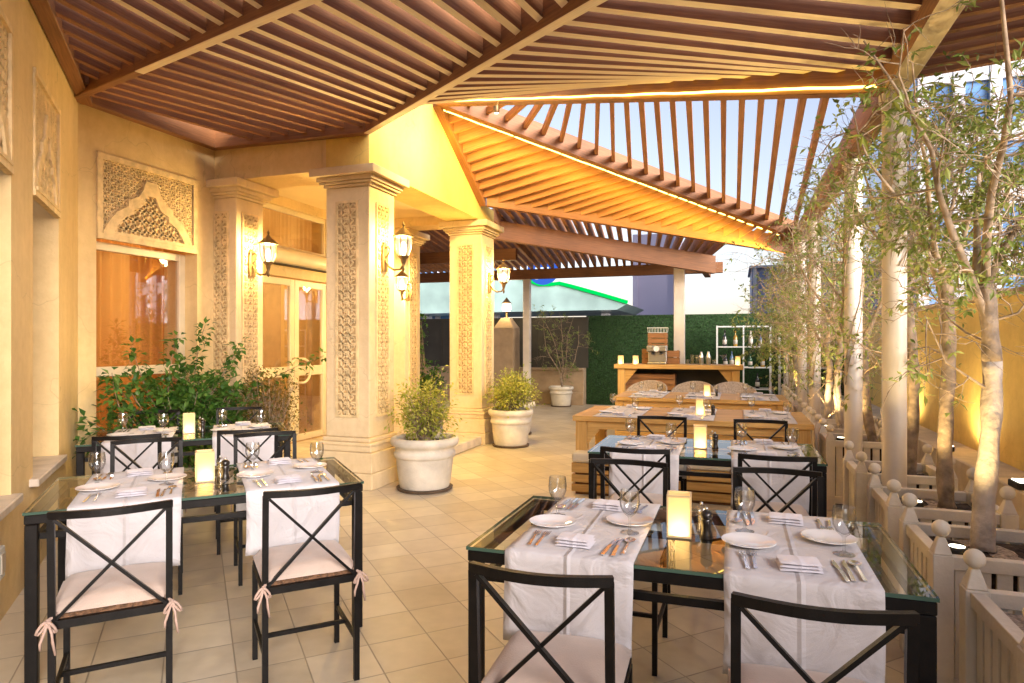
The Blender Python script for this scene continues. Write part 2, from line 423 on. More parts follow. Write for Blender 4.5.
# ------------------------------------------------------------------ mesh builder
class MB:
    def __init__(self):
        self.v, self.f, self.uv, self.mi = [], [], [], []
    def face(self, pts, uvs=None, mi=0):
        b = len(self.v)
        self.v.extend([tuple(p) for p in pts])
        self.f.append(tuple(range(b, b + len(pts))))
        if uvs is None:
            uvs = [(p[0] + p[1], p[2] + 0.3 * p[1]) for p in pts]
        self.uv.append(uvs); self.mi.append(mi)
    def grid(self, base, idx_faces, uvs=None, mi=0):
        b = len(self.v)
        self.v.extend([tuple(p) for p in base])
        for k, fc in enumerate(idx_faces):
            self.f.append(tuple(b + i for i in fc))
            if uvs: self.uv.append([uvs[i] for i in fc])
            else: self.uv.append([(base[i][0] + base[i][1], base[i][2] + 0.3 * base[i][1]) for i in fc])
            self.mi.append(mi)
    def hexa(self, c8, L=None, mi=0, under=None):
        """c8: 4 corners at start end, 4 at far end (u runs start to far)"""
        if L is None: L = (Vector(c8[4]) - Vector(c8[0])).length
        o1, o2 = rnd.random() * 50, rnd.random() * 50
        b = len(self.v)
        self.v.extend([tuple(p) for p in c8])
        wv = [0.0]
        for i in range(4):
            wv.append(wv[-1] + (Vector(c8[(i + 1) % 4]) - Vector(c8[i])).length)
        for i in range(4):
            j = (i + 1) % 4
            self.f.append((b + i, b + j, b + 4 + j, b + 4 + i))
            self.uv.append([(o1, o2 + wv[i]), (o1, o2 + wv[i + 1]), (o1 + L, o2 + wv[i + 1]), (o1 + L, o2 + wv[i])])
            self.mi.append(under if (under is not None and i == 3) else mi)
        self.f.append((b + 3, b + 2, b + 1, b)); self.uv.append([(o1, o2)] * 4); self.mi.append(mi)
        self.f.append((b + 4, b + 5, b + 6, b + 7)); self.uv.append([(o1, o2)] * 4); self.mi.append(mi)
    def box(self, x0, x1, y0, y1, z0, z1, mi=0):
        dx, dy, dz = x1 - x0, y1 - y0, z1 - z0
        if dx >= dy and dx >= dz:
            c = [(x0, y0, z0), (x0, y0, z1), (x0, y1, z1), (x0, y1, z0), (x1, y0, z0), (x1, y0, z1), (x1, y1, z1), (x1, y1, z0)]
        elif dy >= dz:
            c = [(x0, y0, z0), (x1, y0, z0), (x1, y0, z1), (x0, y0, z1), (x0, y1, z0), (x1, y1, z0), (x1, y1, z1), (x0, y1, z1)]
            c = [c[0], c[3], c[2], c[1], c[4], c[7], c[6], c[5]]
        else:
            c = [(x0, y0, z0), (x0, y1, z0), (x1, y1, z0), (x1, y0, z0), (x0, y0, z1), (x0, y1, z1), (x1, y1, z1), (x1, y0, z1)]
        self.hexa(c, mi=mi)
    def beam(self, p0, p1, w, h, mi=0, under=None):
        """vertical-sided beam; the line p0-p1 is the middle of its underside"""
        p0, p1 = Vector(p0), Vector(p1)
        d = p1 - p0
        s = d.cross(Vector((0, 0, 1))).normalized() * (w / 2)
        up = Vector((0, 0, h))
        self.hexa([p0 - s, p0 - s + up, p0 + s + up, p0 + s, p1 - s, p1 - s + up, p1 + s + up, p1 + s], d.length, mi, under)
    def bar(self, p0, p1, w, t, upv=(0, 0, 1), mi=0):
        """centred rectangular bar"""
        p0, p1 = Vector(p0), Vector(p1)
        d = (p1 - p0).normalized()
        upv = Vector(upv)
        if abs(d.dot(upv.normalized())) > 0.98: upv = Vector((0, 1, 0))
        s = d.cross(upv).normalized(); u = s.cross(d).normalized()
        s *= w / 2; u *= t / 2
        self.hexa([p0 - s - u, p0 - s + u, p0 + s + u, p0 + s - u, p1 - s - u, p1 - s + u, p1 + s + u, p1 + s - u], (p1 - p0).length, mi)
    def tube(self, pts, radii, seg=8, caps=True, mi=0):
        pts = [Vector(p) for p in pts]
        if not isinstance(radii, (list, tuple)): radii = [radii] * len(pts)
        n = len(pts)
        b = len(self.v)
        ref = Vector((0.13, 0.29, 0.95))
        acc = 0.0; us = []
        for i, p in enumerate(pts):
            if i: acc += (p - pts[i - 1]).length
            us.append(acc)
            d = (pts[min(i + 1, n - 1)] - pts[max(i - 1, 0)])
            if d.length < 1e-9: d = Vector((0, 0, 1))
            d.normalize()
            s = d.cross(ref)
            if s.length < 1e-3: s = d.cross(Vector((1, 0, 0)))
            s.normalize(); u = s.cross(d)
            for k in range(seg):
                a = 2 * PI * k / seg
                q = p + (s * math.cos(a) + u * math.sin(a)) * radii[i]
                self.v.append((q.x, q.y, q.z))
        for i in range(n - 1):
            for k in range(seg):
                j = (k + 1) % seg
                self.f.append((b + i * seg + k, b + i * seg + j, b + (i + 1) * seg + j, b + (i + 1) * seg + k))
                self.uv.append([(us[i], k * .03), (us[i], (k + 1) * .03), (us[i + 1], (k + 1) * .03), (us[i + 1], k * .03)])
                self.mi.append(mi)
        if caps:
            self.f.append(tuple(b + k for k in reversed(range(seg)))); self.uv.append([(0, 0)] * seg); self.mi.append(mi)
            self.f.append(tuple(b + (n - 1) * seg + k for k in range(seg))); self.uv.append([(0, 0)] * seg); self.mi.append(mi)
    def lathe(self, prof, c=(0, 0, 0), seg=20, mi=0, sx=1.0, sy=1.0):
        """profile [(r, z)] spun round the vertical axis"""
        b = len(self.v); n = len(prof)
        for r, z in prof:
            for k in range(seg):
                a = 2 * PI * k / seg
                self.v.append((c[0] + r * math.cos(a) * sx, c[1] + r * math.sin(a) * sy, c[2] + z))
        for i in range(n - 1):
            for k in range(seg):
                j = (k + 1) % seg
                self.f.append((b + i * seg + k, b + i * seg + j, b + (i + 1) * seg + j, b + (i + 1) * seg + k))
                self.uv.append([(k / seg, prof[i][1]), ((k + 1) / seg, prof[i][1]), ((k + 1) / seg, prof[i + 1][1]), (k / seg, prof[i + 1][1])])
                self.mi.append(mi)
        if prof[0][0] > 1e-4:
            self.f.append(tuple(b + k for k in reversed(range(seg)))); self.uv.append([(0, 0)] * seg); self.mi.append(mi)
        if prof[-1][0] > 1e-4 and getattr(self, 'captop', True):
            self.f.append(tuple(b + (n - 1) * seg + k for k in range(seg))); self.uv.append([(0, 0)] * seg); self.mi.append(mi)
    def ball(self, c, r, seg=14, rings=8, mi=0, sz=1.0):
        prof = [(max(1e-5, r * math.sin(PI * i / rings)), -r * sz * math.cos(PI * i / rings)) for i in range(rings + 1)]
        self.lathe(prof, c, seg, mi)
    def prism(self, poly, axis, a0, a1, mi=0):
        """extrude a 2-D outline along an axis: axis 'x' (poly in y,z), 'y' (x,z), 'z' (x,y)"""
        def P(p, a):
            return {'x': (a, p[0], p[1]), 'y': (p[0], a, p[1]), 'z': (p[0], p[1], a)}[axis]
        n = len(poly)
        b = [P(p, a0) for p in poly]; t = [P(p, a1) for p in poly]
        self.face(list(reversed(b)), mi=mi); self.face(t, mi=mi)
        for i in range(n):
            j = (i + 1) % n
            self.face([b[i], b[j], t[j], t[i]], mi=mi)
    def leaf(self, p, d, nrm, L, W, mi=0):
        p, d, nrm = Vector(p), Vector(d).normalized(), Vector(nrm)
        s = d.cross(nrm)
        if s.length < 1e-3: s = d.cross(Vector((0.3, 0.9, 0.2)))
        s.normalize(); up = s.cross(d)
        a = p; m1 = p + d * L * .45 + s * W * .5 + up * W * .15; m2 = p + d * L * .45 - s * W * .5 + up * W * .15
        tip = p + d * L - up * W * .2; mid = p + d * L * .5
        b = len(self.v)
        self.v.extend([tuple(a), tuple(m1), tuple(tip), tuple(m2), tuple(mid)])
        for fc in ((0, 1, 4), (1, 2, 4), (2, 3, 4), (3, 0, 4)):
            self.f.append(tuple(b + i for i in fc)); self.uv.append([(0, 0)] * 3); self.mi.append(mi)
    def build(self, name, mat, parent=None, smooth=False, bevel=0.0, seg=1, loc=None, rot=None, merge=False, smooth_angle=None):
        me = bpy.data.meshes.new(name)
        me.from_pydata(self.v, [], self.f)
        uvl = me.uv_layers.new(name='UVMap')
        flat = [c for f in self.uv for p in f for c in (p[0], p[1])]
        uvl.data.foreach_set('uv', flat)
        mats = mat if isinstance(mat, (list, tuple)) else [mat]
        for mm in mats: me.materials.append(mm)
        if len(mats) > 1: me.polygons.foreach_set('material_index', self.mi)
        me.update()
        if merge:
            import bmesh
            bm = bmesh.new(); bm.from_mesh(me)
            bmesh.ops.remove_doubles(bm, verts=bm.verts, dist=1e-5)
            bmesh.ops.recalc_face_normals(bm, faces=bm.faces)
            bm.to_mesh(me); bm.free()
        if smooth:
            me.polygons.foreach_set('use_smooth', [True] * len(me.polygons))
            if smooth_angle is not None:
                try: me.set_sharp_from_angle(angle=R(smooth_angle))
                except Exception: pass
        o = bpy.data.objects.new(name, me)
        COL.objects.link(o)
        if parent is not None: o.parent = parent
        if loc is not None: o.location = loc
        if rot is not None: o.rotation_euler = rot
        if bevel:
            b = o.modifiers.new('bevel', 'BEVEL'); b.width = bevel; b.segments = seg; b.limit_method = 'ANGLE'; b.angle_limit = R(40)
        return o

def tag(o, label=None, cat=None, group=None, kind=None):
    if label: o['label'] = label
    if cat: o['category'] = cat
    if group: o['group'] = group
    if kind: o['kind'] = kind
    return o

def thing(name, label, cat, loc=(0, 0, 0), rz=0.0, group=None):
    o = bpy.data.objects.new(name, None)
    o.empty_display_size = 0.1
    COL.objects.link(o)
    o.location = loc; o.rotation_euler = (0, 0, rz)
    return tag(o, label, cat, group)

def dup(root, label, loc, rz=0.0, group=None):
    def cp(o, parent):
        c = o.copy(); COL.objects.link(c)
        if parent is not None: c.parent = parent
        for ch in kids.get(o.name, []): cp(ch, c)
        return c
    kids = {}
    def walk(o):
        kids[o.name] = list(o.children)
        for ch in o.children: walk(ch)
    walk(root)
    r = cp(root, None)
    r.location = loc; r.rotation_euler = (0, 0, rz)
    r['label'] = label
    if group: r['group'] = group
    return r

class Proto:
    """the first placing moves the original, later ones copy it"""
    def __init__(self, root): self.root, self.used = root, False
    def put(self, label, loc, rz=0.0, group=None):
        if not self.used:
            self.used = True
            r = self.root; r.location = loc; r.rotation_euler = (0, 0, rz); r['label'] = label
            if group: r['group'] = group
            return r
        return dup(self.root, label, loc, rz, group)

def lamp(name, kind, loc, energy, col, parent=None, size=0.05, rot=None, spot=None, blend=0.5, sy=None):
    d = bpy.data.lights.new(name, kind)
    d.energy = energy; d.color = col
    if kind in ('POINT', 'SPOT'): d.shadow_soft_size = size
    if kind == 'SPOT': d.spot_size = R(spot); d.spot_blend = blend
    if kind == 'AREA':
        d.shape = 'RECTANGLE'; d.size = size; d.size_y = sy or size
    o = bpy.data.objects.new(name, d)
    COL.objects.link(o)
    o.location = loc
    if rot is not None: o.rotation_euler = rot
    if parent is not None: o.parent = parent
    return o

def aim(v):
    return Vector(v).to_track_quat('-Z', 'Y').to_euler()

# ================================================================== SETTING
g = MB(); g.face([(-600, -600, -0.03), (600, -600, -0.03), (600, 900, -0.03), (-600, 900, -0.03)])
tag(g.build('ground', M['asphalt']), kind='structure')
g = MB(); g.face([(-9, -5, 0), (2.6, -5, 0), (2.6, 15.3, 0), (-9, 15.3, 0)])
tag(g.build('terrace_floor', M['tile']), kind='structure')

# ------------------------------------------------------------------ carved lattice helper
def clip_seg(a, b, inside, n=40):
    """pieces of segment a-b whose points satisfy inside()"""
    out = []; start = None
    for i in range(n + 1):
        t = i / n
        p = (a[0] + (b[0] - a[0]) * t, a[1] + (b[1] - a[1]) * t)
        if inside(p):
            if start is None: start = p
            last = p
        else:
            if start is not None and start != last: out.append((start, last))
            start = None
    if start is not None and start != last: out.append((start, last))
    return out

def lattice(mb, to3, nrm, x0, x1, z0, z1, step, w, t, inside=None, kind='star'):
    """interlaced straps in the rectangle; to3 maps (a, b) to 3-D"""
    ins = inside or (lambda p: True)
    def rect(p): return x0 <= p[0] <= x1 and z0 <= p[1] <= z1 and ins(p)
    W, Hh = x1 - x0, z1 - z0
    segs = []
    span = W + Hh
    k = -int(Hh / step) - 2
    while k * step < W + step:
        segs.append(((x0 + k * step, z0), (x0 + k * step + Hh, z1)))
        segs.append(((x0 + k * step + Hh, z0), (x0 + k * step, z1)))
        k += 1
    if kind == 'star':
        n = int(W / step)
        for i in range(n + 1):
            segs.append(((x0 + (i + .5) * step, z0), (x0 + (i + .5) * step, z1)))
        n = int(Hh / step)
        for i in range(n + 1):
            segs.append(((x0, z0 + (i + .5) * step), (x1, z0 + (i + .5) * step)))
    for a, b in segs:
        for p, q in clip_seg(a, b, rect, 60):
            if math.hypot(p[0] - q[0], p[1] - q[1]) > w:
                mb.bar(to3(p), to3(q), w, t, nrm)

def rosettes(mb, to3, nrm, x0, x1, z0, z1, step, r, t, inside=None):
    ins = inside or (lambda p: True)
    i = 0
    z = z0 + step / 2
    while z < z1 - step * .3:
        x = x0 + step / 2
        while x < x1 - step * .3:
            if ins((x, z)):
                pts = [to3((x + r * math.cos(k * PI / 4 + .39) * (1 if k % 2 else .6), z + r * math.sin(k * PI / 4 + .39) * (1 if k % 2 else .6))) for k in range(8)]
                n = Vector(nrm) * t
                top = [tuple(Vector(p) + n) for p in pts]
                mb.face(top)
                for k in range(8):
                    mb.face([pts[k], pts[(k + 1) % 8], top[(k + 1) % 8], top[k]])
            x += step
        z += step

# ================================================================== BUILDING
bld = thing('restaurant_building', 'cream restaurant building with carved panels, porch columns and glazed double door', 'building', (-5.35, 4.07, 0))
BO = Vector((-5.35, 4.07, 0))
def bpart(mb, name, mat, parent=None, **k):
    o = mb.build(name, mat, None, **k)
    p = parent or bld
    o.parent = p
    if p is bld: o.location = -BO
    return o

# --- slanted wall: built in its own frame (a along the wall from the corner, b out of the wall)
ca = math.sqrt(.5)
def SW(a, b, z): return (-5.35 + ca * a + ca * b, 4.07 - ca * a + ca * b, z)
def swbox(mb, a0, a1, b0, b1, z0, z1):
    c = [SW(a0, b0, z0), SW(a0, b0, z1), SW(a0, b1, z1), SW(a0, b1, z0), SW(a1, b0, z0), SW(a1, b0, z1), SW(a1, b1, z1), SW(a1, b1, z0)]
    mb.hexa(c)
sw = MB()
OPEN = [(0.87, 1.73), (2.26, 3.12), (3.65, 4.51)]
swbox(sw, -0.3, 7.5, -0.45, 0, 0, 0.56)           # dado
prev = -0.3
for a0, a1 in OPEN + [(7.5, 7.5)]:
    swbox(sw, prev, a0, -0.45, 0, 0.56, 2.36)
    prev = a1
swbox(sw, -0.3, 7.5, -0.45, 0, 3.16, 3.9)
prev = -0.3
for a0, a1 in OPEN + [(7.5, 7.5)]:
    swbox(sw, prev, a0, -0.45, 0, 2.36, 3.16)
    prev = a1
bpart(sw, 'slanted_wall', M['wall'])

def arch_inside(cx, zb, wid, hgt):
    """stepped ogee outline"""
    prof = [(0.0, 1.0), (0.12, 1.0), (0.16, 0.92), (0.20, 0.82), (0.28, 0.70), (0.44, 0.62), (0.50, 0.60), (0.51, 0.48), (0.60, 0.44),
            (0.74, 0.36), (0.88, 0.20), (0.97, 0.06), (1.0, 0.0)]
    def half(h):  # half-width at relative height
        if h < 0 or h > 1: return -1
        for (w0, h0), (w1, h1) in zip(prof, prof[1:]):
            if h0 >= h >= h1:
                return w0 + (w1 - w0) * ((h0 - h) / (h0 - h1) if h0 != h1 else 1)
        return 1
    return prof, (lambda p: abs(p[0] - cx) <= half((p[1] - zb) / hgt) * wid / 2)

def carved_panel(to3, nrm, x0, x1, z0, z1, name='carved_panel'):
    """panel with a stepped arch band between two lattices; nrm points out of the wall"""
    cx = (x0 + x1) / 2; W = x1 - x0; Hh = z1 - z0
    n = Vector(nrm)
    off = lambda d: (lambda p: tuple(Vector(to3(p)) + n * d))
    back = MB()
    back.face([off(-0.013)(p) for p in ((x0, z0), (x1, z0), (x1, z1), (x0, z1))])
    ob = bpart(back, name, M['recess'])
    fr = MB()
    m = 0.045 * W
    for a, b in (((x0, z0 + m / 2), (x1, z0 + m / 2)), ((x0, z1 - m / 2), (x1, z1 - m / 2))):
        fr.bar(off(-0.005)(a), off(-0.005)(b), m, 0.04, nrm)
    for xx in (x0 + m / 2, x1 - m / 2):
        fr.bar(off(-0.006)((xx, z0 + m)), off(-0.006)((xx, z1 - m)), m, 0.036, nrm)
    # the stepped arch band
    zb = z0 + m * 1.6; hh = (z1 - z0) * 0.70
    profO, insO = arch_inside(cx, zb, W * 0.88, hh)
    profI, insI = arch_inside(cx, zb + 0.0, W * 0.70, hh * 0.74)
    for sgn in (-1, 1):
        po = [(cx + sgn * a * W * .44, zb + b * hh) for a, b in profO]
        pi = [(cx + sgn * a * W * .35, zb + b * hh * .74) for a, b in profI]
        for i in range(len(po) - 1):
            q = [po[i], po[i + 1], pi[i + 1], pi[i]]
            top = [off(0.012)(p) for p in q]; bot = [off(-0.013)(p) for p in q]
            fr.face(top)
            for k in range(4): fr.face([bot[k], bot[(k + 1) % 4], top[(k + 1) % 4], top[k]])
    fr.bar(off(0.003)((x0 + m, zb - m * .3)), off(0.003)((x1 - m, zb - m * .3)), m * .6, 0.036, nrm)
    bpart(fr, 'panel_frame', M['carved'], ob)
    lt = MB()
    lattice(lt, off(-0.008), nrm, x0 + m, x1 - m, z0 + m, z1 - m, 0.066, 0.013, 0.009, lambda p: not insO(p))
    rosettes(lt, off(-0.013), nrm, x0 + m, x1 - m, z0 + m, z1 - m, 0.066, 0.012, 0.009, lambda p: not insO(p))
    bpart(lt, 'fine_lattice', M['carved'], ob)
    l2 = MB()
    lattice(l2, off(-0.007), nrm, x0 + m, x1 - m, zb, z1 - m, 0.098, 0.020, 0.011, insI)
    rosettes(l2, off(-0.013), nrm, x0 + m, x1 - m, zb, z1 - m, 0.098, 0.018, 0.011, insI)
    bpart(l2, 'star_lattice', M['carved'], ob)

for a0, a1 in OPEN:
    nrm = (ca, ca, 0)
    carved_panel(lambda p, a0=a0: SW(p[0], 0, p[1]), nrm, a0 + .005, a1 - .005, 2.362, 3.158)
    sl = MB(); swbox(sl, a0 - .03, a1 + .1, -0.40, 0.05, 0.562, 0.61)
    bpart(sl, 'window_sill', M['sill'], bevel=0.006)
    w = MB()
    for aa in (a0 + .03, a1 - .03, (a0 + a1) / 2): swbox(w, aa - .03, aa + .03, -0.36, -0.30, 0.612, 2.358)
    for zz in (0.64, 1.2, 2.33): swbox(w, a0, a1, -0.355, -0.305, zz - .027, zz + .027)
    wf = bpart(w, 'window', M['frame'])
    pn = MB(); swbox(pn, a0, a1, -0.335, -0.328, 0.62, 2.35)
    bpart(pn, 'pane', M['pane'], wf)
    cu = MB(); swbox(cu, a0 - .1, a1 + .1, -0.60, -0.58, 0.4, 2.4)
    bpart(cu, 'curtain', M['sheer'], wf)
# electric socket on the dado
so = MB(); swbox(so, 2.50, 2.60, 0.001, 0.025, 0.24, 0.40)
so_o = bpart(so, 'wall_socket', M['white_metal'], bevel=0.004)
s2 = MB(); swbox(s2, 2.515, 2.585, 0.0255, 0.031, 0.27, 0.37)
bpart(s2, 'socket_cover', M['sill'], so_o)

# --- window wall, plane x = -5.35
WX = -5.35
ww = MB()
ww.box(WX - .45, WX, 4.07, 5.9, 0, 0.20)
ww.box(WX - .45, WX, 4.07, 4.24, 0.20, 2.37)
ww.box(WX - .45, WX, 5.38, 5.9, 0.20, 2.37)
ww.box(WX - .45, WX, 4.07, 5.9, 3.14, 3.9)
ww.box(WX - .45, WX, 4.07, 4.24, 2.37, 3.14)
ww.box(WX - .45, WX, 5.38, 5.9, 2.37, 3.14)
bpart(ww, 'window_wall', M['wall'])
carved_panel(lambda p: (WX, p[0], p[1]), (1, 0, 0), 4.245, 5.375, 2.372, 3.138)
def wframe(mb, X, y0, y1, z0, z1, w, d=.06):
    mb.box(X - d, X, y0, y0 + w, z0, z1)
    mb.box(X - d, X, y1 - w, y1, z0, z1)
    mb.box(X - d, X - .002, y0 + w, y1 - w, z1 - w, z1)
    mb.box(X - d, X - .002, y0 + w, y1 - w, z0, z0 + w)
w = MB(); FX = WX - .16
wframe(w, FX, 4.24, 5.38, 0.20, 2.37, 0.075)
w.box(FX - .055, FX + .004, 4.315, 5.305, 1.13, 1.22)
wf = bpart(w, 'window', M['frame'], bevel=0.004)
pn = MB(); pn.box(FX - .034, FX - .028, 4.30, 5.32, .27, 2.30)
bpart(pn, 'pane', M['pane'], wf)
def curtain(y0, y1, z0, z1, X, amp=.055, wl_=.13, n=220):
    mb = MB(); pts = []
    for i in range(n + 1):
        y = y0 + (y1 - y0) * i / n
        x = X + amp * (.6 + .4 * math.sin(y * 7.3)) * math.sin(2 * PI * y / wl_ + 2.2 * math.sin(y * 5.1)) + .02 * math.sin(y * 17)
        pts += [(x, y, z0), (x + .01, y, z1)]
    mb.grid(pts, [(2 * i, 2 * i + 2, 2 * i + 3, 2 * i + 1) for i in range(n)])
    return mb
bpart(curtain(4.0, 5.7, 0.1, 2.6, FX - .32), 'curtain', M['curtain'], wf, smooth=True)
# room behind the window and door (interior box)
rm = MB()
x0, x1, y0, y1, z0, z1 = -8.2, -5.83, 3.6, 9.6, 0.02, 3.4
rm.face([(x0, y0, z0), (x1, y0, z0), (x1, y1, z0), (x0, y1, z0)])
rm.face([(x0, y0, z0), (x0, y1, z0), (x0, y1, z1), (x0, y0, z1)])
rm.face([(x0, y1, z0), (x1, y1, z0), (x1, y1, z1), (x0, y1, z1)])
rm.face([(x0, y0, z1), (x1, y0, z1), (x1, y1, z1), (x0, y1, z1)])
rm.face([(x0, y0, z0), (x0, y0, z1), (x1, y0, z1), (x1, y0, z0)])
bpart(rm, 'room_interior', M['room'])

# --- door wall, plane x = -5.5
DX = -5.5
dw = MB()
dw.box(DX - .3, DX, 5.9, 6.50, 0, 3.9)
dw.box(DX - .3, DX, 7.95, 10.5, 0, 3.9)
dw.box(DX - .3, DX, 6.50, 7.95, 3.2, 3.9)
dw.box(DX - .3, DX - .02, 6.50, 7.95, 2.30, 2.64)
bpart(dw, 'door_wall', M['wall'])
tr = MB(); wframe(tr, DX - .05, 6.50, 7.95, 2.64, 3.2, 0.06)
tro = bpart(tr, 'transom_window', M['frame'], bevel=.004)
pn = MB(); pn.box(DX - .09, DX - .085, 6.55, 7.9, 2.69, 3.15)
bpart(pn, 'pane', M['pane'], tro)
bpart(curtain(6.4, 8.05, 2.6, 3.25, DX - .33, .02, .07), 'curtain', M['sheer'], tro, smooth=True)
ac = MB()
prof = [(0.0, -.10), (.14, -.10), (.19, -.05), (.20, .03), (.17, .08), (.09, .10), (0.0, .10)]
ac.prism([(DX - .02 + a, 2.54 + b) for a, b in prof], 'y', 6.56, 7.92)
bpart(ac, 'air_curtain', M['frame'], smooth=True, smooth_angle=50, merge=True)
av = MB(); av.box(DX + .02, DX + .13, 6.6, 7.88, 2.428, 2.437)
bpart(av, 'air_vent', M['rubber'])
for (y0, y1, hs_) in ((6.52, 7.22, 1), (7.23, 7.93, -1)):
    dd = MB()
    wframe(dd, DX - .04, y0, y1, 0.13, 2.28, 0.085, .05)
    dd.box(DX - .09, DX - .043, y0 + .085, y1 - .085, 1.0, 1.13)
    dob = bpart(dd, 'door', M['frame'], bevel=.004)
    pn = MB(); pn.box(DX - .07, DX - .064, y0 + .08, y1 - .08, .2, 2.2)
    bpart(pn, 'pane', M['pane'], dob)
    # half-round pull handle
    hy = y1 - .03 if hs_ == 1 else y0 + .03
    pts = []
    for k in range(13):
        a = -PI / 2 + PI * k / 12
        pts.append((DX + .05, hy - hs_ * (.16 * math.cos(a)) - hs_ * 0.02, 1.07 + .16 * math.sin(a)))
    pts = [(DX - .03, pts[0][1], pts[0][2])] + pts + [(DX - .03, pts[-1][1], pts[-1][2])]
    hb = MB(); hb.tube(pts, .017, 8)
    bpart(hb, 'handle', M['frame'], dob, smooth=True)
bpart(curtain(6.4, 6.85, 0.1, 2.35, DX - .45, .05, .15), 'curtain', M['sheer'], smooth=True)
bpart(curtain(7.45, 8.1, 0.1, 2.35, DX - .45, .05, .15), 'curtain', M['sheer'], smooth=True)
sb = MB(); sb.box(-7.4, -6.8, 6.7, 7.9, .03, 1.0)
bpart(sb, 'interior_counter', M['crate'])

# --- porch: columns, fascia, gable, soffit, step
def column(x0, x1, y0, y1, faces):
    cxm, cym = (x0 + x1) / 2, (y0 + y1) / 2
    hx, hy = (x1 - x0) / 2, (y1 - y0) / 2
    sh = MB(); sh.box(x0, x1, y0, y1, 0.50, 3.0)
    so_ = bpart(sh, 'porch_column', M['stone'], bevel=0.006)
    bs = MB()
    for e, za, zb in ((.085, 0, .16), (.075, .162, .36), (.05, .362, .42), (.06, .422, .455), (.025, .457, .498)):
        bs.box(cxm - hx - e, cxm + hx + e, cym - hy - e, cym + hy + e, za, zb)
    bpart(bs, 'column_base', M['stone'], so_, bevel=0.008, seg=2)
    cp = MB()
    for e, za, zb in ((.02, 3.002, 3.03), (.05, 3.032, 3.055), (.07, 3.057, 3.10), (.12, 3.102, 3.185)):
        cp.box(cxm - hx - e, cxm + hx + e, cym - hy - e, cym + hy + e, za, zb)
    bpart(cp, 'column_capital', M['stone'], so_, bevel=0.006, seg=2)
    for fc in faces:
        if fc == 'front':
            to3 = lambda p: (cxm + p[0], y0, p[1]); n = Vector((0, -1, 0))
        else:
            to3 = lambda p: (x1, cym + p[0], p[1]); n = Vector((1, 0, 0))
        hw = 0.105; z0, z1 = 0.72, 2.84
        off = lambda d: (lambda p: tuple(Vector(to3(p)) + n * d))
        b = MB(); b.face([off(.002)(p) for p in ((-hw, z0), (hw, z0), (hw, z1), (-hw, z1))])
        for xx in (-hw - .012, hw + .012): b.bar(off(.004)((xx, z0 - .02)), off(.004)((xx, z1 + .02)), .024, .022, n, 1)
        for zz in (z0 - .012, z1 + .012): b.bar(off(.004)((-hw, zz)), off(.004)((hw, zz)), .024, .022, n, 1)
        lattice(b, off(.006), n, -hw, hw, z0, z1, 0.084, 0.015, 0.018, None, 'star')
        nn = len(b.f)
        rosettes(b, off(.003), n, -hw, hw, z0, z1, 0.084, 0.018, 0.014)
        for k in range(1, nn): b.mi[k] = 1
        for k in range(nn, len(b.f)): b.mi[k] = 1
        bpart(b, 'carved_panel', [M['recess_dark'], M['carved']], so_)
column(-5.50, -5.06, 5.62, 6.04, ('front', 'right'))
column(-3.93, -3.43, 5.62, 6.12, ('front', 'right'))
column(-3.93, -3.43, 8.63, 9.13, ('front', 'right'))
column(-5.30, -4.80, 8.90, 9.40, ('right',))
GX = -3.43
fa = MB()
fa.box(WX + .001, GX - .55, 5.62, 6.10, 3.19, 3.75)
fa.box(GX - .549, GX - .002, 5.622, 6.10, 3.187, 3.74)
bpart(fa, 'porch_fascia', M['wall'])
ga = MB()
ga.prism([(5.62, 3.19), (9.12, 3.19), (9.12, 3.42), (8.56, 3.45), (7.08, 4.36), (5.62, 3.53)], 'x', GX - .5, GX)
bpart(ga, 'porch_gable', M['gable'])
sf = MB(); sf.box(DX + .001, GX - .501, 6.101, 9.12, 3.32, 3.40)
bpart(sf, 'porch_soffit', M['soffit'])
rb = MB(); rb.box(-5.49, GX - .502, 8.72, 9.12, 3.19, 3.318)
bpart(rb, 'porch_rear_beam', M['wall'])
st = MB(); st.box(DX, -3.40, 6.2, 8.55, 0.004, 0.125)
bpart(st, 'porch_step', M['sill'], bevel=.01)
ra = MB(); ra.box(DX - .3, DX - .001, 10.5, 10.55, 0, 3.9)
bpart(ra, 'wall_return', M['wall'])

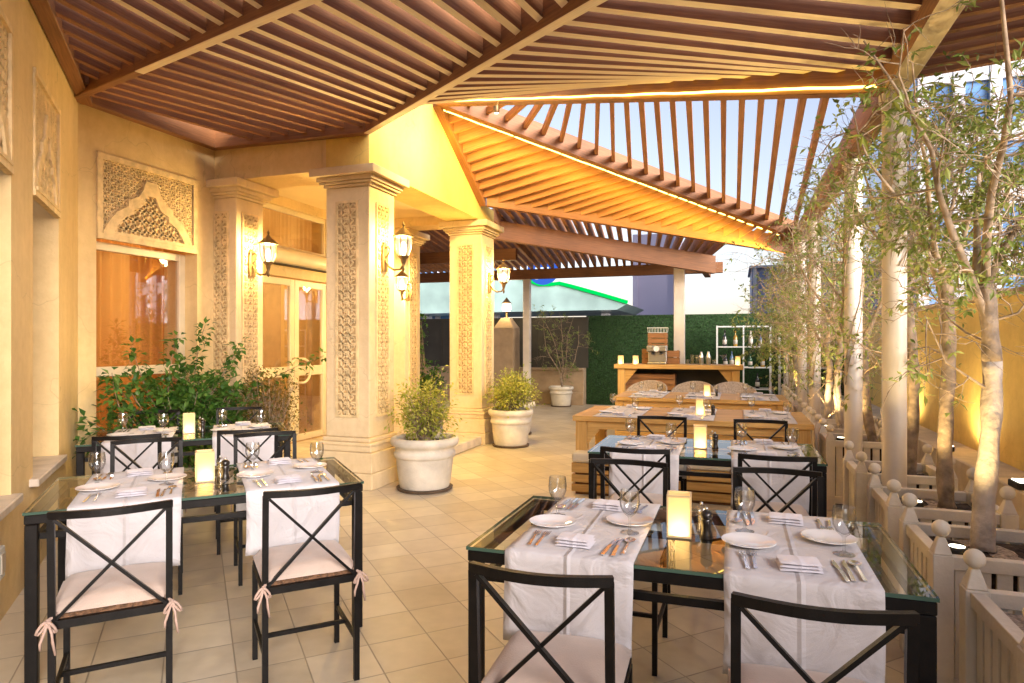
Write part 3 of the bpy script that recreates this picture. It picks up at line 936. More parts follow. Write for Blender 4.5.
# ================================================================== WALL LANTERNS
def make_lantern():
    t = thing('wall_lantern', 'x', 'wall lamp')
    b = MB()
    b.prism([(-.045, -.14), (.045, -.14), (.055, 0), (.045, .12), (0, .16), (-.045, .12), (-.055, 0)], 'x', 0, .018)
    pts = [(.018, 0, -.02), (.06, 0, -.09), (.12, 0, -.125), (.19, 0, -.12), (.225, 0, -.07), (.225, 0, -.01)]
    b.tube(pts, [.012, .012, .012, .011, .011, .012], 8)
    pts = [(.018, 0, .10), (.05, 0, .12), (.07, 0, .09), (.055, 0, .04), (.02, 0, .0)]
    b.tube(pts, .008, 6)
    b.lathe([(.004, -.15), (.016, -.13), (.010, -.10), (.024, -.05), (.03, -.02), (.055, .0), (.06, .012)], (.225, 0, 0), 12)
    b.build('bracket', M['bronze'], t, smooth=True, smooth_angle=40)
    c = MB()
    H0, H1 = .012, .20
    def rad(z):
        k = (z - H0) / (H1 - H0)
        return .058 + .034 * math.sin(min(1, k * 1.05) * PI * .62)
    for k in range(8):
        a = k * PI / 4 + .2
        c.tube([(.225 + rad(z) * math.cos(a), rad(z) * math.sin(a), z) for z in (H0, .06, .11, .16, H1)], .0058, 5)
    c.lathe([(.088, H1), (.105, H1 + .004), (.108, H1 + .015), (.085, H1 + .035), (.05, H1 + .065), (.028, H1 + .085), (.014, H1 + .10), (.008, H1 + .115), (.016, H1 + .13), (.006, H1 + .15), (.0001, H1 + .165)], (.225, 0, 0), 18)
    c.build('cage', M['bronze'], t, smooth=True, smooth_angle=40)
    gl = MB()
    gl.captop = False
    gl.lathe([(rad(z) - .004, z) for z in (H0 + .001, .04, .08, .12, .16, H1 - .001)], (.225, 0, 0), 12)
    gl.build('glass_shade', M['lantern_glass'], t, smooth=True)
    bl = MB(); bl.lathe([(.012, .02), (.02, .05), (.03, .09), (.026, .125), (.01, .15), (.001, .155)], (.225, 0, 0), 10)
    bl.build('bulb', M['bulb'], t, smooth=True)
    lamp('lantern_light', 'POINT', (.225, 0, .10), LANTERN_W, (1.0, 0.70, 0.28), t, .05)
    return t
LANTERN_W = 33.0
LP = Proto(make_lantern())
LG = 'wall lanterns on the porch columns'
LP.put('lit bronze wall lantern on the column left of the glazed double door', (-5.06 + .02, 5.83, 2.31), 0, LG)
LP.put('lit bronze wall lantern on the large front porch column nearest the camera', (-3.43 + .02, 5.87, 2.31), 0, LG)
LP.put('lit bronze wall lantern on the bright yellow column at the far porch corner', (-3.43 + .02, 8.88, 2.31), 0, LG)
LP.put('lit bronze wall lantern low behind the front column, on the rear porch pilaster', (-4.72, 8.90 - .02, 2.22), -PI / 2, LG)

# ================================================================== PERGOLA
perg = thing('pergola', 'large brown slatted timber pergola on pale posts with folded hipped roof', 'pergola', (0.91, 4.49, 0))
PO = Vector((0.91, 4.49, 0))
def ppart(mb, name, mat, **k):
    o = mb.build(name, mat, perg, **k); o.location = -PO
    return o
def lerp(a, b, t): return tuple(a[i] + (b[i] - a[i]) * t for i in range(3))
W0 = (-5.29, 4.00, 3.50); W1 = (-5.33, 5.56, 3.53); W2 = (-3.42, 5.56, 3.49)
AP = (-3.35, 7.05, 4.27); G0 = (-3.33, 8.56, 3.37)
EV = (0.91, 4.49, 2.95)
FE = (0.91, 10.5, 2.95)
GE_ = (0.95, 10.55, 2.74)
D1 = (-0.70, 3.10, 3.06)
Dd = lerp(W2, D1, 1.58)
B1 = (-2.33, 2.97, 3.26)
Bd = lerp(W0, B1, 1.75)
def Bs_(s): return lerp(W0, B1, s)
def main_beam(p, q, w=.10, h=.24, name='roof_beam', under=None):
    b = MB(); b.beam(p, q, w, h, 0, under); return ppart(b, name, [M['brown'], M['bare']], bevel=.004)  # second slot paints the beam underside as lit from below
A_far = SW(6.5, .06, 3.5)
main_beam(SW(-.02, .06, 3.5), A_far, .1, .24)
main_beam(W0, Bs_(.40), .065, .34)
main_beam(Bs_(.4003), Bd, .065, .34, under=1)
main_beam((-5.29, 4.0, 3.5), (-5.29, 5.6, 3.52), .09, .28)
main_beam((-5.33, 5.56, 3.52), W2, .09, .28)
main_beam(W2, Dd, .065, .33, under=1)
main_beam(AP, EV, .11, .24)
main_beam(AP, FE, .11, .24)
main_beam((-3.385, 7.05, 4.27), (-3.385, 8.56, 3.37), .10, .16)
main_beam(G0, GE_, .10, .24)
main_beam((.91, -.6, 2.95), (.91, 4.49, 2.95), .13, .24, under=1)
main_beam((.91, 4.49, 2.95), (.91, 13.2, 2.93), .13, .22)
main_beam((1.75, -.6, 3.02), (1.75, 4.6, 3.02), .10, .2)
# slat panels
def panel(pairs, w=.050, h=.17, dz=.05, name='slat_panel'):
    b = MB()
    for pr in pairs:
        p = Vector(pr[0]) + Vector((0, 0, dz + rnd.uniform(-.005, .005))); q = Vector(pr[1]) + Vector((0, 0, dz + rnd.uniform(-.005, .005)))
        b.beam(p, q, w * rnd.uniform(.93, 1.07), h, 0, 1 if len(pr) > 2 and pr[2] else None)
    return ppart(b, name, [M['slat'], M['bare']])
sd = Vector((.266, .964, 0))
def Bs(s): return Vector(lerp(W0, B1, s))
def Ds(w): return Vector(lerp(W2, D1, w))
# roof between the slanted wall and beam B
prs = []
s = .05
while s < 1.75:
    p = Bs(s)
    t = (p.x + p.y + 1.22) / (sd.x + sd.y)
    if t > .05:
        q = p - sd * t
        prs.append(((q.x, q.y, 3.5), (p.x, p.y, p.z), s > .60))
    s += .215 / 3.17
panel(prs)
# roof between B and D / the porch fascia
prs = []
s = .03
while s < 1.75:
    p = Bs(s)
    # meet D:  p + t*sd on the D line
    d = Vector(D1) - Vector(W2)
    den = sd.x * d.y - sd.y * d.x
    rx, ry = W2[0] - p.x, W2[1] - p.y
    t = (rx * d.y - ry * d.x) / den
    q = p + sd * t
    wv = (q.x - W2[0]) / d.x
    if wv < 0:
        t = (5.56 - p.y) / sd.y
        q = p + sd * t
        z = 3.51
        if q.x < -5.28: s += .06; continue
    else:
        z = Ds(wv).z
    if wv < 1.6: prs.append((tuple(p), (q.x, q.y, z), s > .62))
    s += .215 / 3.17
panel(prs)
# roof between D and E / the eave
prs = []
wv = 0.335
sd3 = Vector((.866, .5, 0))
while wv < 1.56:
    p = Ds(wv)
    d = Vector(EV) - Vector(AP)
    den = sd3.x * d.y - sd3.y * d.x
    rx, ry = AP[0] - p.x, AP[1] - p.y
    t = (rx * d.y - ry * d.x) / den
    q = p + sd3 * t
    u = (q.x - AP[0]) / d.x
    if u > 1:
        t = (.91 - p.x) / sd3.x
        q = p + sd3 * t
        z = 2.95 + .12
    else:
        z = lerp(AP, EV, u)[2]
        z = z + .15
    prs.append((tuple(p + Vector((0, 0, .03))), (q.x, q.y, z), True))
    wv += .054
panel(prs, .050, .15, .0)
# hip face with sky between the slats
prs = []
u = .262
while u < .94:
    prs.append((lerp(AP, EV, u), lerp(AP, FE, min(.995, 1.45 * (u - .25)))))
    u += .0315
panel(prs, .046, .08, .11)
# far face lit by the strip
prs = []
for k in range(1, 11):
    q = k / 10.6
    prs.append((lerp(AP, G0, q), lerp(AP, FE, .42 * q)))
v = .435
while v < .985:
    prs.append((lerp(G0, GE_, (v - .42) / .58), lerp(AP, FE, v)))
    v += .029
panel(prs, .05, .15, .05)
# overhang outside the eave beam
prs = []
y = -.5
while y < 4.55:
    prs.append(((.97, y, 3.02), (2.05, y, 3.10)))
    y += .15
panel(prs, .045, .13, .0)
# far pergola
Pl, Pr = (-3.75, 9.75, 3.12), (-.35, 11.6, 2.62)
main_beam(Pl, Pr, .12, .30)
main_beam((-9, 14.0, 2.88), (-.25, 14.0, 2.88), .12, .22)
main_beam((-9, 11.6, 3.0), (-3.9, 11.6, 3.0), .12, .22)
main_beam((-.55, 11.5, 2.72), (-.55, 14.1, 2.80), .12, .24)
prs = []
x = -8.8
while x < -.3:
    # line p(x): over P toward the porch, over the rear beam at y = 14
    if x > -3.75:
        k = (x + 3.75) / 3.4
        yp = 9.75 + 1.85 * k; zp = 3.12 - .50 * k
        prs.append(((x + .16, yp - .55, zp + .36), (x - .35, 14.05, 3.02)))
    else:
        prs.append(((x + .3, 9.4, 3.24), (x - .35, 14.05, 3.02)))
    x += .16
panel(prs, .055, .20, .08)
# posts
def post(x, y, z1, w, sq=False):
    b = MB()
    if sq: b.box(x - w / 2, x + w / 2, y - w / 2, y + w / 2, 0.002, z1)
    else:
        b.lathe([(w * .95, .002), (w * .95, .03), (w * .6, .05), (w * .5, .07), (w * .5, z1 - .06), (w * .62, z1 - .05), (w * .62, z1)], (x, y, 0), 20)
    ppart(b, 'post', M['post'], smooth=not sq, smooth_angle=40, bevel=.006 if sq else 0)
for y in (4.49, 5.94, 8.70, 10.3, 12.0, 13.1):
    post(.91, y, 2.95 if y < 5 else 2.93, .135)
post(-.98, 12.3, 3.0, .19, True)
post(-4.46, 14.0, 2.88, .15, True)
post(.91, .8, 2.95, .135)

# LED strips (lit) under the hip beams
def led(p, q, label, off, pw):
    b = MB()
    n = 46; pts = []
    for i in range(n + 1):
        c = Vector(lerp(p, q, i / n)) + Vector(off) + Vector((0, 0, .0025 * math.sin(i * 1.1) + .001 * math.sin(i * 2.7)))
        pts.append(c)
    b.tube(pts, .008, 6)
    o = b.build('led_strip', M['led'], None, smooth=True)
    tag(o, label, 'light strip', 'LED strips on the pergola beams')
    P, Q = Vector(p), Vector(q)
    X = (Q - P).normalized()
    nz_ = Vector((off[0], off[1], 0)).normalized()
    nz_ = (nz_ + Vector((0, 0, .10 if pw > .1 else -.4)))
    nz_ = (nz_ - X * nz_.dot(X)).normalized()
    Z = -nz_; Yv = Z.cross(X)
    mat = Matrix((X, Yv, Z)).transposed()
    d = lamp('led_light', 'AREA', (P + Q) / 2 + Vector(off) * 1.2 + Vector((0, 0, -.27 if pw > .1 else -.015)), pw * 26, (1.0, 0.60, 0.06), o, (Q - P).length * .96, mat.to_euler(), sy=.05)
    return o
led(lerp(AP, EV, .01), lerp(AP, EV, .985), 'glowing yellow light strip on the front hip beam ending at the post', (-.036, -.060, .035), .006)
led(lerp(AP, FE, .01), lerp(AP, FE, .985), 'glowing yellow light strip on the beam sloping away above the terrace', (-.046, .058, .0), .27)
# flood that washes the gable, fixed near the hip apex
fl = thing('flood_light', 'small bronze flood light at the pergola apex washing the yellow gable', 'flood light', (-2.36, 6.36, 3.86))
b = MB(); b.lathe([(.022, -.02), (.032, .0), (.032, .05), (.015, .06)], (0, 0, 0), 12); b.build('housing', M['bronze'], fl, smooth=True, smooth_angle=40)
b = MB(); b.bar((0, 0, .055), (.03, .03, .14), .02, .008); b.build('bracket', M['bronze'], fl)
b = MB(); b.lathe([(.021, -.022), (.001, -.0225)], (0, 0, 0), 12); b.build('lens', M['lens'], fl)
lamp('gable_light', 'SPOT', (0, 0, -.05), 62, (1.0, 0.66, 0.12), fl, .05, aim((-.70, .50, -.8)), 145, .9)
# ================================================================== END PART 1
# ================================================================== BOUNDARY AND BACKGROUND
b = MB(); b.box(-3.32, 2.25, 15.0, 15.25, 0.002, 2.08)
hd = b.build('artificial_hedge', M['turf'], None)
tag(hd, 'tall dark green artificial grass screen behind the bar at the terrace end', 'hedge screen')
b = MB()
for i in range(9000):
    x, z = rnd.uniform(-3.31, 2.2), rnd.uniform(0.01, 2.07)
    b.leaf((x, 14.998, z), (rnd.uniform(-.6, .6), -.5, rnd.uniform(-.3, 1)), (0, -1, .3), rnd.uniform(.03, .06), .012)
o = b.build('grass_blades', M['turf_blade'], hd); o['kind'] = 'stuff'

b = MB(); b.box(-9.5, -3.325, 14.75, 15.05, .002, .80); b.box(-9.5, -3.325, 14.70, 15.07, .802, .86); b.box(-9.5, -3.325, 14.69, 14.749, .002, .30)
lw = b.build('boundary_wall', M['lowwall'], None, bevel=.008); tag(lw, 'low buff wall below the dark fence panels at the far left', 'low wall')
fn = thing('panel_fence', 'dark brown panel fence standing on the low buff wall', 'fence', (-6.4, 14.9, .86))
b = MB()
for i in range(5):
    x0 = -9.5 + i * 1.25; b.box(x0 + 6.4, x0 + 1.249 + 6.4, -.02, .02, .002, 1.15); b.box(x0 + 6.38, x0 + 6.42, -.035, -.0205, .002, 1.149)
b.build('fence_panel', M['fence_dark'], fn)
b = MB(); b.box(-3.1, 3.15, -.035, .035, 1.1505, 1.19); b.build('top_rail', M['fence_dark'], fn)
pl = thing('gate_pillar', 'square buff pillar with pointed cap between the fence panels', 'pillar', (-5.02, 14.2, 0))
b = MB(); b.box(-.24, .24, -.24, .24, .002, 1.78); b.build('shaft', M['lowwall'], pl, bevel=.01)
b = MB()
for (r0, r1, za, zb) in ((.24, .10, 1.782, 2.02),):
    lo = [(-r0, -r0, za), (r0, -r0, za), (r0, r0, za), (-r0, r0, za)]; hi = [(-r1, -r1, zb), (r1, -r1, zb), (r1, r1, zb), (-r1, r1, zb)]
    b.hexa(lo + hi)
b.build('cap', M['lowwall'], pl)
ld = thing('pillar_lantern', 'small lit lantern on top of the buff pillar', 'lantern', (-5.02, 14.2, 2.02))
b = MB(); b.lathe([(.05, 0), (.03, .03), (.025, .12), (.07, .15)], (0, 0, 0), 10); b.lathe([(.09, .33), (.12, .34), (.05, .42), (.001, .48)], (0, 0, 0), 10)
b.build('stand', M['bronze'], ld, smooth=True, smooth_angle=40)
b = MB(); b.lathe([(.07, .151), (.105, .22), (.085, .329)], (0, 0, 0), 12); b.build('glass_shade', emis('pillar_lantern_glow', (1, .78, .45), 2.6), ld, smooth=True)
lamp('lantern_light', 'POINT', (0, -.2, .25), 3, WARM, ld, .1)

# garden wall along the planters
gw = MB(); gw.box(2.30, 2.55, -3, 15.0, .002, 1.86)
gwo = gw.build('garden_wall', M['ochre'], None); tag(gwo, 'ochre rendered garden wall behind the potted trees', 'garden wall')
b = MB(); b.box(2.27, 2.58, -3, 14.99, 1.862, 1.92); b.build('coping', M['lowwall'], gwo, bevel=.01)
b = MB(); b.box(1.95, 2.298, -3, 14.9, .003, .36); b.build('ledge', M['sill'], gwo, bevel=.01)

# things beyond the wall
cn = thing('forecourt_canopy', 'grey roadside canopy roof edged with a green light, beyond the fence', 'canopy', (-14, 45, 0))
b = MB()
ol = [(-26, 3.7), (-7.8, 3.75), (-7.1, 4.15), (-9.0, 4.75), (-11.3, 5.45), (-12.2, 5.75), (-13.4, 5.85), (-14.8, 6.2), (-16, 6.6), (-26, 6.6)]
b.prism([(x + 14, z) for x, z in ol], 'y', 0, 9); b.build('roof', M['canopy'], cn)
b = MB(); b.tube([(x + 14, -.1, z + .05) for x, z in ((-7.05, 4.2), (-9.0, 4.82), (-11.0, 5.42), (-11.9, 5.66), (-12.5, 5.60), (-13.4, 5.62), (-14.2, 5.95), (-15.5, 6.5))], .13, 8)
b.build('light_edge', M['neon'], cn, smooth=True)
b = MB()
for px_ in (-9.2, -18, -24): b.box(px_ + 14 - .3, px_ + 14 + .3, 3, 3.6, 0, 3.75)
b.build('support', M['towerframe'], cn)
b = MB()
b.lathe([(1.15, -.12), (1.15, .12)], (0, 0, 0), 28); sg = b.build('logo_disc', M['sign_blue'], cn, loc=(.95, -.2, 6.75), rot=(PI / 2, 0, 0))
b = MB()
for k in range(3):
    b.box(-.55 + k * .4, -.35 + k * .4, -.75 + .1 * k, .1, .13, .2)
b.build('logo_mark', M['sign_white'], sg)
lm = thing('lilac_building', 'tall plain lilac grey block rising beyond the fence', 'building', (-7.7, 70, 0))
b = MB(); b.box(-2.6, 2.0, 0, 10, 0, 13); b.build('wall', M['lilac'], lm)
b = MB(); b.box(-2.7, -2.2, -.3, -.002, 0, 13); b.box(1.6, 2.1, -.3, -.002, 0, 13); b.build('corner_strip', M['lilac'], lm)
bb = thing('blue_building', 'blue clad building with vertical ribs right of the white sky gap', 'building', (4, 60, 0))
b = MB(); b.box(-2.7, 9, 0, 8, 0, 7.9); b.build('wall', M['bluebld'], bb)
b = MB()
for k in range(7): b.box(-2.6 + k * 1.2, -2.3 + k * 1.2, -.25, -.002, 0, 7.9)
b.build('rib', M['towerframe'], bb)
b = MB(); b.box(-2.9, 9.2, -.4, 8.2, 7.902, 8.1); b.build('roof', M['towerframe'], bb)
tw = thing('glass_tower', 'blue glass tower seen through the twigs above the ochre wall', 'tower', (20, 38, 0))
b = MB(); b.box(-11.2, 12, 0, 14, 0, 40); b.build('glazed_wall', M['towerglass'], tw)
b = MB()
for k in range(16): b.box(-11.3 + k * 1.55, -10.8 + k * 1.55, -.25, -.002, 0, 40)
for k in range(13): b.box(-11.3, 12, -.20, -.003, 2 + k * 3.1, 2.9 + k * 3.1)
b.build('facade_grid', M['towerframe'], tw)
lb = thing('glass_shopfront', 'pale glazed shopfront beyond the dark fence at the left', 'building', (-24, 50, 0))
b = MB(); b.box(-8, 4, 0, 6, 0, 9); b.build('wall', M['towerglass'], lb)
b = MB()
for k in range(7): b.box(-8 + k * 2, -7.6 + k * 2, -.2, -.002, 0, 9)
b.build('mullion', M['towerframe'], lb)

# ================================================================== FURNITURE
def make_chair():
    t = thing('dining_chair', 'x', 'chair')
    W = .184
    for s in (-1, 1):
        b = MB(); b.bar((s * W, -.20, 0), (s * W, -.20, .46), .023, .023); b.bar((s * W, -.20, .455), (s * W, -.222, .828), .023, .0225)
        b.build('leg', M['black'], t)
        b = MB(); b.bar((s * W, .19, 0), (s * W, .19, .425), .022, .022); b.build('leg', M['black'], t)
        b = MB(); b.bar((s * W, -.188, .175), (s * W, .179, .175), .014, .020); b.build('stretcher', M['black'], t)
    b = MB(); b.bar((-W + .007, 0, .175), (W - .007, 0, .175), .014, .018); b.build('stretcher', M['black'], t)
    b = MB()
    pts = [(-W - .008 + (2 * W + .016) * i / 12, -.222 - .040 * math.sin(PI * i / 12), .834) for i in range(13)]
    bot = [Vector(p) for p in pts]
    for i in range(12):
        b.bar(bot[i], bot[i + 1] + (bot[i + 1] - bot[i]) * .06, .020, .026)
    b.build('top_rail', M['black'], t)
    for s, dy in ((-1, -.006), (1, .006)):
        b = MB(); b.bar((s * (W - .01), -.219 + dy, .818), (-s * (W - .01), -.200 + dy, .455), .011, .022, (0, 1, 0) if False else (0, -1, .1)); b.build('cross_brace', M['black'], t)
    b = MB()
    for (p, q) in (((-W, -.20, .44), (W, -.20, .44)), ((-W, .19, .44), (W, .19, .44))): b.bar(p, q, .022, .030)
    for s in (-1, 1): b.bar((s * W, -.189, .44), (s * W, .179, .44), .022, .029)
    b.build('seat_frame', M['black'], t)
    b = MB(); b.box(-W + .01, W - .01, -.19, .18, .427, .468); b.build('wicker_seat', M['wicker'], t, bevel=.008)
    # cushion
    b = MB(); n = 14; top = []; botm = []
    def sup(a): return (1 - abs(a) ** 7)
    for j in range(n + 1):
        for i in range(n + 1):
            x = -1 + 2 * i / n; y = -1 + 2 * j / n
            k = max(0, sup(x) * sup(y)) ** .5
            wv = .004 * noise.noise(Vector((x * 2.1, y * 2.3, 3)))
            top.append((x * .195, y * .190 - .005, .474 + .044 * k + wv)); botm.append((x * .195, y * .19 - .005, .474 - .004 * k))
    fc = [(j * (n + 1) + i, j * (n + 1) + i + 1, (j + 1) * (n + 1) + i + 1, (j + 1) * (n + 1) + i) for j in range(n) for i in range(n)]
    b.grid(top, fc); b.grid(botm, [tuple(reversed(f)) for f in fc])
    cu = b.build('cushion', M['cushion'], t, smooth=True, merge=True)
    for s in (-1, 1):
        b = MB(); c = Vector((s * (W + .008), -.222, .462))
        for q in (-1, 1):
            pts = []
            for k in range(9):
                a = 2 * PI * k / 8
                pts.append(c + Vector((s * .004 + q * (.030 - .030 * math.cos(a)) * .5, -.008 - .004 * math.sin(a), -.018 * (1 - math.cos(a)) + .012 * math.sin(a))))
            b.tube(pts, .005, 5)
            pts = [c, c + Vector((q * .012, -.012, -.04)), c + Vector((q * .018 - .004, -.010, -.07)), c + Vector((q * .022, -.006, -.095 - .025 * (q > 0)))]
            b.tube(pts, [.005, .005, .0055, .004], 5)
        b.tube([(s * (W - .02), -.18, .478), c + Vector((0, .0, .004)), c], .006, 5)
        b.ball(c, .010, 8, 6)
        b.build('tie', M['ribbon'], cu, smooth=True)
    return t

TL, TD = 1.40, .78
def make_table():
    t = thing('glass_table', 'x', 'table')
    hx, hy = TL / 2, TD / 2
    for sx in (-1, 1):
        for sy in (-1, 1):
            b = MB(); b.bar((sx * (hx - .024), sy * (hy - .024), 0), (sx * (hx - .024), sy * (hy - .024), .686), .046, .046); b.build('leg', M['black'], t, bevel=.003)
    b = MB()
    for sy in (-1, 1): b.bar((-hx, sy * (hy - .022), .707), (hx, sy * (hy - .022), .707), .044, .038)
    for sx in (-1, 1): b.bar((sx * (hx - .022), -hy + .044, .707), (sx * (hx - .022), hy - .044, .707), .044, .0375)
    b.build('top_frame', M['black'], t, bevel=.003)
    b = MB()
    for sy in (-1, 1): b.bar((-hx + .048, sy * (hy - .045), .628), (hx - .048, sy * (hy - .045), .628), .022, .026)
    for sx in (-1, 1): b.bar((sx * (hx - .045), -hy + .06, .628), (sx * (hx - .045), hy - .06, .628), .022, .0255)
    for sx in (-.25, .25):
        for sy in (-1, 1): b.bar((sx, sy * (hy - .045), .6415), (sx, sy * (hy - .045), .687), .02, .02)
    b.build('lower_rail', M['black'], t)
    b = MB(); b.face([(-hx - .004, -hy - .004, .740), (hx + .004, -hy - .004, .740), (hx + .004, hy + .004, .740), (-hx - .004, hy + .004, .740)])
    gt = b.build('glass_top', M['glass_top'], t)
    b = MB()
    for sy in (-1, 1): b.face([(-hx - .004, sy * (hy + .004), .728), (hx + .004, sy * (hy + .004), .728), (hx + .004, sy * (hy + .004), .7398), (-hx - .004, sy * (hy + .004), .7398)])
    for sx in (-1, 1): b.face([(sx * (hx + .004), -hy - .004, .728), (sx * (hx + .004), hy + .004, .728), (sx * (hx + .004), hy + .004, .7398), (sx * (hx + .004), -hy - .004, .7398)])
    b.build('glass_edge', M['glass_edge'], gt)
    return t

def runner_mesh(width, depth, drop, z, seed, name='table_runner'):
    b = MB(); path = []
    hy = depth / 2 + .008
    nd = 8
    for i in range(nd): path.append((-hy, z - drop + drop * i / nd, 1 - i / nd))
    path.append((-hy, z - .006, 0)); path.append((-hy + .006, z, 0))
    for i in range(1, 14): path.append((-hy + .006 + (2 * hy - .012) * i / 14, z, 0))
    path.append((hy - .006, z, 0)); path.append((hy, z - .006, 0))
    for i in range(nd): path.append((hy, z - drop * (i + 1) / nd, (i + 1) / nd))
    nx = 16; vs = []
    for (y, zz, h) in path:
        sgn = -1 if y < 0 else 1
        for i in range(nx + 1):
            x = -width / 2 + width * i / nx
            wv = (.014 * math.sin(x * 15 + seed) + .008 * math.sin(x * 31 + seed * 2.3)) * h
            bump_ = .0006 * math.sin(x * 23 + y * 7 + seed) if h == 0 else 0
            vs.append((x + .006 * h * math.sin(zz * 9 + seed), y + sgn * (.006 * h + max(-.004, wv)), zz + bump_))
    n = nx + 1
    b.grid(vs, [(j * n + i, j * n + i + 1, (j + 1) * n + i + 1, (j + 1) * n + i) for j in range(len(path) - 1) for i in range(nx)])
    o = b.build(name, M['cloth'], None, smooth=True)
    s = o.modifiers.new('solid', 'SOLIDIFY'); s.thickness = .0025; s.offset = 1
    return o

def lathe_obj(name, prof, mat, seg=20, open_top=True, smooth=True, ang=50):
    b = MB(); b.captop = not open_top
    b.lathe(prof, (0, 0, 0), seg)
    return b.build(name, mat, None, smooth=smooth, smooth_angle=ang)

def make_goblet():
    prof = [(.0335, 0), (.034, .002), (.018, .005), (.006, .012), (.0045, .03), (.0045, .055), (.010, .062), (.026, .076), (.035, .098), (.037, .12), (.0345, .145), (.0325, .157), (.0315, .157), (.0335, .145), (.0355, .12), (.0335, .099), (.025, .079), (.008, .067), (.0001, .066)]
    o = lathe_obj('wine_glass', prof, M['clear'], 22)
    return tag(o, 'x', 'glass')
def make_plate():
    prof = [(.045, 0), (.05, .002), (.055, .006), (.088, .013), (.0905, .0145), (.090, .016), (.056, .010), (.048, .0065), (.0001, .0065)]
    return tag(lathe_obj('side_plate', prof, M['ceramic'], 32), 'x', 'plate')
def make_napkin():
    b = MB(); n = 10; vs = []
    lay = []
    for L in range(3):
        z0 = L * .010
        x0, x1, y0, y1 = -.062 + L * .001, .062 - L * .0015, -.048 + .001 * L, .048 - .002 * L
        top = []; bot = []
        for j in range(n + 1):
            for i in range(n + 1):
                x = x0 + (x1 - x0) * i / n; y = y0 + (y1 - y0) * j / n
                e = min(i, n - i, j, n - j) / 2
                k = min(1, e) ** .5
                wz = .0022 * noise.noise(Vector((x * 30, y * 30, L)))
                top.append((x, y, z0 + .0035 + .0052 * k + wz)); bot.append((x, y, z0 + .0034 - .003 * k + wz * (L > 0)))
        fc = [(j * (n + 1) + i, j * (n + 1) + i + 1, (j + 1) * (n + 1) + i + 1, (j + 1) * (n + 1) + i) for j in range(n) for i in range(n)]
        b.grid(top, fc); b.grid(bot, [tuple(reversed(f)) for f in fc])
    return tag(b.build('folded_napkin', M['napkin'], None, smooth=True), 'x', 'napkin')
def handle_(b, y0, y1, w0=.011, w1=.006, z=.006):
    b.hexa([(-w0 / 2, y0, z - .0025), (-w0 / 2, y0, z), (w0 / 2, y0, z), (w0 / 2, y0, z - .0025), (-w1 / 2, y1, z + .001), (-w1 / 2, y1, z + .0035), (w1 / 2, y1, z + .0035), (w1 / 2, y1, z + .001)])
def make_fork():
    b = MB(); handle_(b, -.09, .02)
    b.hexa([(-.003, .02, .007), (-.003, .02, .0095), (.003, .02, .0095), (.003, .02, .007), (-.011, .04, .004), (-.011, .04, .0062), (.011, .04, .0062), (.011, .04, .004)])
    for k in range(4):
        x = -.0095 + k * .0063
        b.hexa([(x - .0014, .04, .004), (x - .0014, .04, .0062), (x + .0014, .04, .0062), (x + .0014, .04, .004), (x - .001, .085, .006), (x - .001, .085, .0075), (x + .001, .085, .0075), (x + .001, .085, .006)])
    return tag(b.build('fork', M['silver'], None), 'x', 'fork')
def make_knife():
    b = MB(); handle_(b, -.10, .0, .013, .010)
    b.hexa([(-.005, 0, .003), (-.005, 0, .006), (.005, 0, .006), (.005, 0, .003), (-.008, .06, .003), (-.008, .06, .0045), (.006, .06, .0045), (.006, .06, .003)])
    b.hexa([(-.008, .06, .003), (-.008, .06, .0045), (.006, .06, .0045), (.006, .06, .003), (.002, .10, .003), (.002, .10, .004), (.005, .10, .004), (.005, .10, .003)])
    return tag(b.build('knife', M['silver'], None), 'x', 'knife')
def make_spoon():
    b = MB(); handle_(b, -.09, .035)
    prof = [(.0001, .002), (.010, .003), (.017, .0065), (.0195, .010), (.0185, .0105), (.015, .0085), (.0001, .0055)]
    b.lathe([(r, z) for r, z in prof], (0, .058, 0), 16, sx=1.0, sy=1.45)
    return tag(b.build('spoon', M['silver'], None, smooth=True, smooth_angle=60), 'x', 'spoon')
M['candle_rim'] = plain('amber_glass_edge', (0.62, 0.48, 0.26), 0.3, var=.05)
def make_candle(w=.080, h=.148):
    t = thing('candle_lamp', 'x', 'candle lamp')
    b = MB(); hw = w / 2
    c = [(-hw, -hw), (hw, -hw), (hw, hw), (-hw, hw)]
    for i in range(4):
        p, q = c[i], c[(i + 1) % 4]
        b.face([(p[0], p[1], .008), (q[0], q[1], .008), (q[0], q[1], h), (p[0], p[1], h)])
    b.build('shade', M['wax'], t)
    b = MB(); b.box(-hw - .003, hw + .003, -hw - .003, hw + .003, 0, .0075); b.build('base', M['candle_rim'], t)
    b = MB()
    for i in range(4):
        p, q = Vector((*c[i], h)), Vector((*c[(i + 1) % 4], h)); b.bar(p, q, .006, .006); b.bar((c[i][0], c[i][1], .008), (c[i][0], c[i][1], h - .003), .006, .006)
    b.build('rim', M['candle_rim'], t)
    b = MB(); b.lathe([(.02, .008), (.02, .03), (.004, .031), (.003, .05), (.0001, .055)], (0, 0, 0), 10); b.build('candle', M['bulb_soft'], t, smooth=True, smooth_angle=40)
    lamp('candle_light', 'POINT', (0, 0, .060), CANDLE_W, (1.0, .66, .26), t, .012)
    return t
CANDLE_W = 0.015
M['bulb_soft'] = emis('candle_flame', (1, .72, .35), 5.0)
